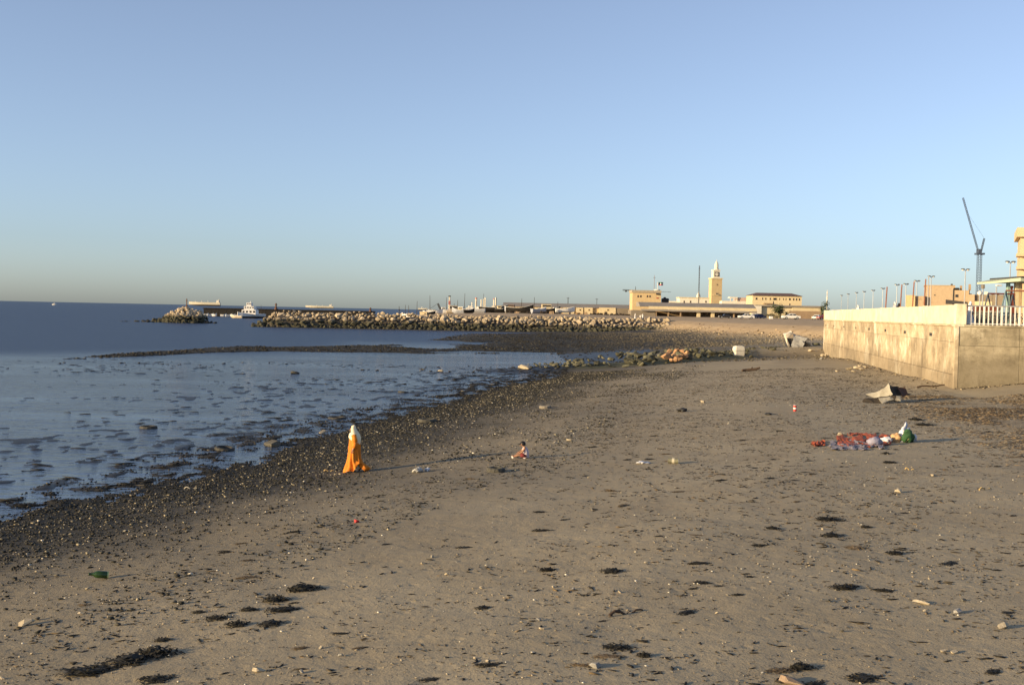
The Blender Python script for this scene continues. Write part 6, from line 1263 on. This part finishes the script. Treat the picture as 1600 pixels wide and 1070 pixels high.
def sample(n, y0, y1, dlo, dhi, ybias=1.6, dens=None):
    xs, ys = [], []
    tot = 0
    while tot < n:
        y = y0 + (y1 - y0) * g.random(n) ** ybias; d = g.uniform(dlo, dhi, n); x = np.interp(y, SH_Y, SH_X) + d / .955
        ok = (np.abs(x) < y * .5 + 2) & ~((y > 64) & (x > NC.x - 1.0 + (y - 70) * .175)); 
        if dens is not None: ok &= g.random(n) < dens(x, y, shore_d(x, y))
        xs.append(x[ok]); ys.append(y[ok]); tot += ok.sum()
    return np.concatenate(xs)[:n], np.concatenate(ys)[:n]
# gravel band at the waterline
n = 44000; x, y = sample(n, 17, 112, -3.5, 13, 1.3, lambda x, y, d: np.clip(np.exp(-((d - 2.2) / 3.6) ** 2) + .06 - .5 * (fbm(x * .5, y * .3, 91, 3)), 0.02, 1))
scatter('shingle', 'band of dark shingle, shells and weed along the waterline', x, y, .035 + .10 * g.random(n) ** 3 + .0006 * y, pal(n, g, [(.02, .02, .015), (.05, .046, .036), (.10, .09, .068), (.34, .29, .19), (.55, .5, .4)], [6, 4, 2.2, .9, .2]) * np.clip((shore_d(x, y) + 1.2) / 3.2, .22, 1)[:, None], peb_m, (1.2, 1, .75), .22, 2)
# dark weed flakes over the sand
def sd(x, y, d): return np.clip(.28 + .9 * fbm(x * .16, y * .16, 33, 3) + .25 * np.exp(-((d - 20) / 5) ** 2) + .55 * np.exp(-((d - 12.5 - 3 * fbm(x * .1, y * .1, 8, 2)) / .9) ** 2) + .5 * np.exp(-((d - 25 - 4 * fbm(x * .08, y * .08, 14, 2)) / 1.1) ** 2), .02, 1) * np.clip((d - 2) / 6, 0, 1)
n = 16000; x, y = sample(n, 12, 100, 3, 60, 1.35, sd); big_ = .024 + .095 * g.random(n) ** 3
rep_ = g.integers(1, 6, n); x = np.repeat(x, rep_); y = np.repeat(y, rep_); sz_ = np.repeat(big_, rep_); n = len(x)
x = x + g.normal(0, 1, n) * sz_ * 1.5; y = y + g.normal(0, 1, n) * sz_ * 1.2; sz_ = sz_ * g.uniform(.35, 1.1, n) + .0004 * y
scatter('weed_flakes', 'scattered dark flakes of dried weed over the sand', x, y, sz_, pal(n, g, [(.018, .015, .010), (.045, .036, .024), (.16, .11, .055)], [5, 3, .8]), peb_m, (1.25, .7, .45), .18, 3, 1.0)
n = 15000; x, y = sample(n, 11.5, 95, 2, 60, 1.4, lambda x, y, d: np.clip(.3 + .9 * fbm(x * .2, y * .2, 37, 3), .03, 1))
scatter('sand_pebbles', 'small pebbles and shell bits strewn over the sand', x, y, .016 + .05 * g.random(n) ** 3 + .0005 * y, pal(n, g, [(.36, .30, .21), (.22, .19, .14), (.09, .08, .06), (.62, .58, .48)], [3, 3, 2, .7]), peb_m, (1.1, 1, .7), .2, 4)
# dry weed band by the wall corner
def ld(x, y, d): return np.clip(sst(x - 16.5 - .17 * (y - 30), -3.0, 2.0) * (.4 + 1.2 * fbm(x * .45, y * .45, 95, 3)), 0, 1)
n = 20000; x, y = sample(n, 20, 66, 24, 62, 1.1, ld)
scatter('dry_weed', 'thick mat of dry brown weed below the wall corner', x, y, .04 + .10 * g.random(n) ** 2, pal(n, g, [(.03, .022, .015), (.10, .07, .04), (.30, .21, .11), (.38, .3, .19)], [4, 3, 3, 1.2]), peb_m, (1.6, .5, .35), .15, 5, 1.8, .3)
# rubble over the dark flats beyond the groyne
n = 26000; xs, ys = [], []
while sum(map(len, xs)) < n:
    x = g.uniform(-58, 62, n); y = 108 + 225 * g.random(n) ** 1.3; z, d_, qb_, qs_, h_, e_ = ground(x, y, True)
    ok = (g.random(n) < np.where(qb_ < 1.15, .9, np.where((qs_ < 1.6) & (qs_ > .7), .35, .16)) * (fbm(x * .12, y * .08, 17, 3) + .6)) & (z > -.03) & (e_ < 1) & ~((y < 118) & (x > 4)) ; xs.append(x[ok]); ys.append(y[ok])
x = np.concatenate(xs)[:n]; y = np.concatenate(ys)[:n]; light = np.clip((x - 12) / 45, 0, 1)[:, None]
scatter('tidal_rubble', 'dark stones and weed covering the tidal flats beyond the groyne', x, y, .14 + .42 * g.random(n) ** 3, pal(n, g, [(.012, .011, .008), (.03, .027, .02), (.09, .08, .055)], [5, 3, 1.3]) * (1 - light) + pal(n, g, [(.12, .1, .07), (.26, .22, .15), (.4, .34, .24)], [2, 2, 1]) * light, peb_m, (1.3, 1, .6), .15, 6)
# stones and weed humps breaking the shallow water
n = 7000; x, y = sample(n, 20, 122, -52, 0, 1.1, lambda x, y, d: np.clip(.10 + .75 * fbm(x * .07, y * .10, 19, 4) + .75 * np.exp(d / 3.0), .0, 1))
scatter('shallows_weed', 'dark weed humps and stones breaking the shallow water', x, y, .05 + .22 * g.random(n) ** 4 + .0006 * y, pal(n, g, [(.012, .011, .009), (.026, .024, .019), (.3, .26, .18)], [5, 3, .1]), peb_m, (1.8, .8, .34), .32, 7, 1.8, .15)
# stones on the earth bank
n = 2500; x = g.uniform(40, 120, n * 8); y = g.uniform(170, 335, n * 8); e_ = edge_dist(x, y); ok = (e_ > -6) & (e_ < 6) & (g.random(n * 8) < np.exp(-((e_ + 1) / 3) ** 2)); x, y = x[ok][:n], y[ok][:n]; n = len(x)
scatter('bank_rubble', 'broken stones strewn along the foot of the earth bank', x, y, .2 + .55 * g.random(n) ** 3, pal(n, g, [(.10, .08, .05), (.3, .23, .14), (.45, .37, .25)], [2, 3, 2]), peb_m, (1.2, 1, .7), .2, 8)
# rubble and weed drifted against the wall foot
n = 700; u = g.random(n) * WL; off_ = -np.abs(g.normal(0, .55, n)) - .1; c_, s_2 = math.cos(-WA), math.sin(-WA); x = NC.x + off_ * c_ - u * s_2; y = NC.y + off_ * s_2 + u * c_
k = n // 3; x2 = NC.x + g.random(k) * 6; x[:k] = x2; y[:k] = NC.y - .25 - np.abs(g.normal(0, .4, k)) - (x2 - NC.x) * .17
scatter('wall_foot_rubble', 'stone chips and weed drifted against the foot of the wall', x, y, .06 + .22 * g.random(n) ** 3, pal(n, g, [(.03, .024, .016), (.14, .11, .07), (.36, .29, .19)], [3, 2, 1.5]), peb_m, (1.3, 1, .6), .2, 9)
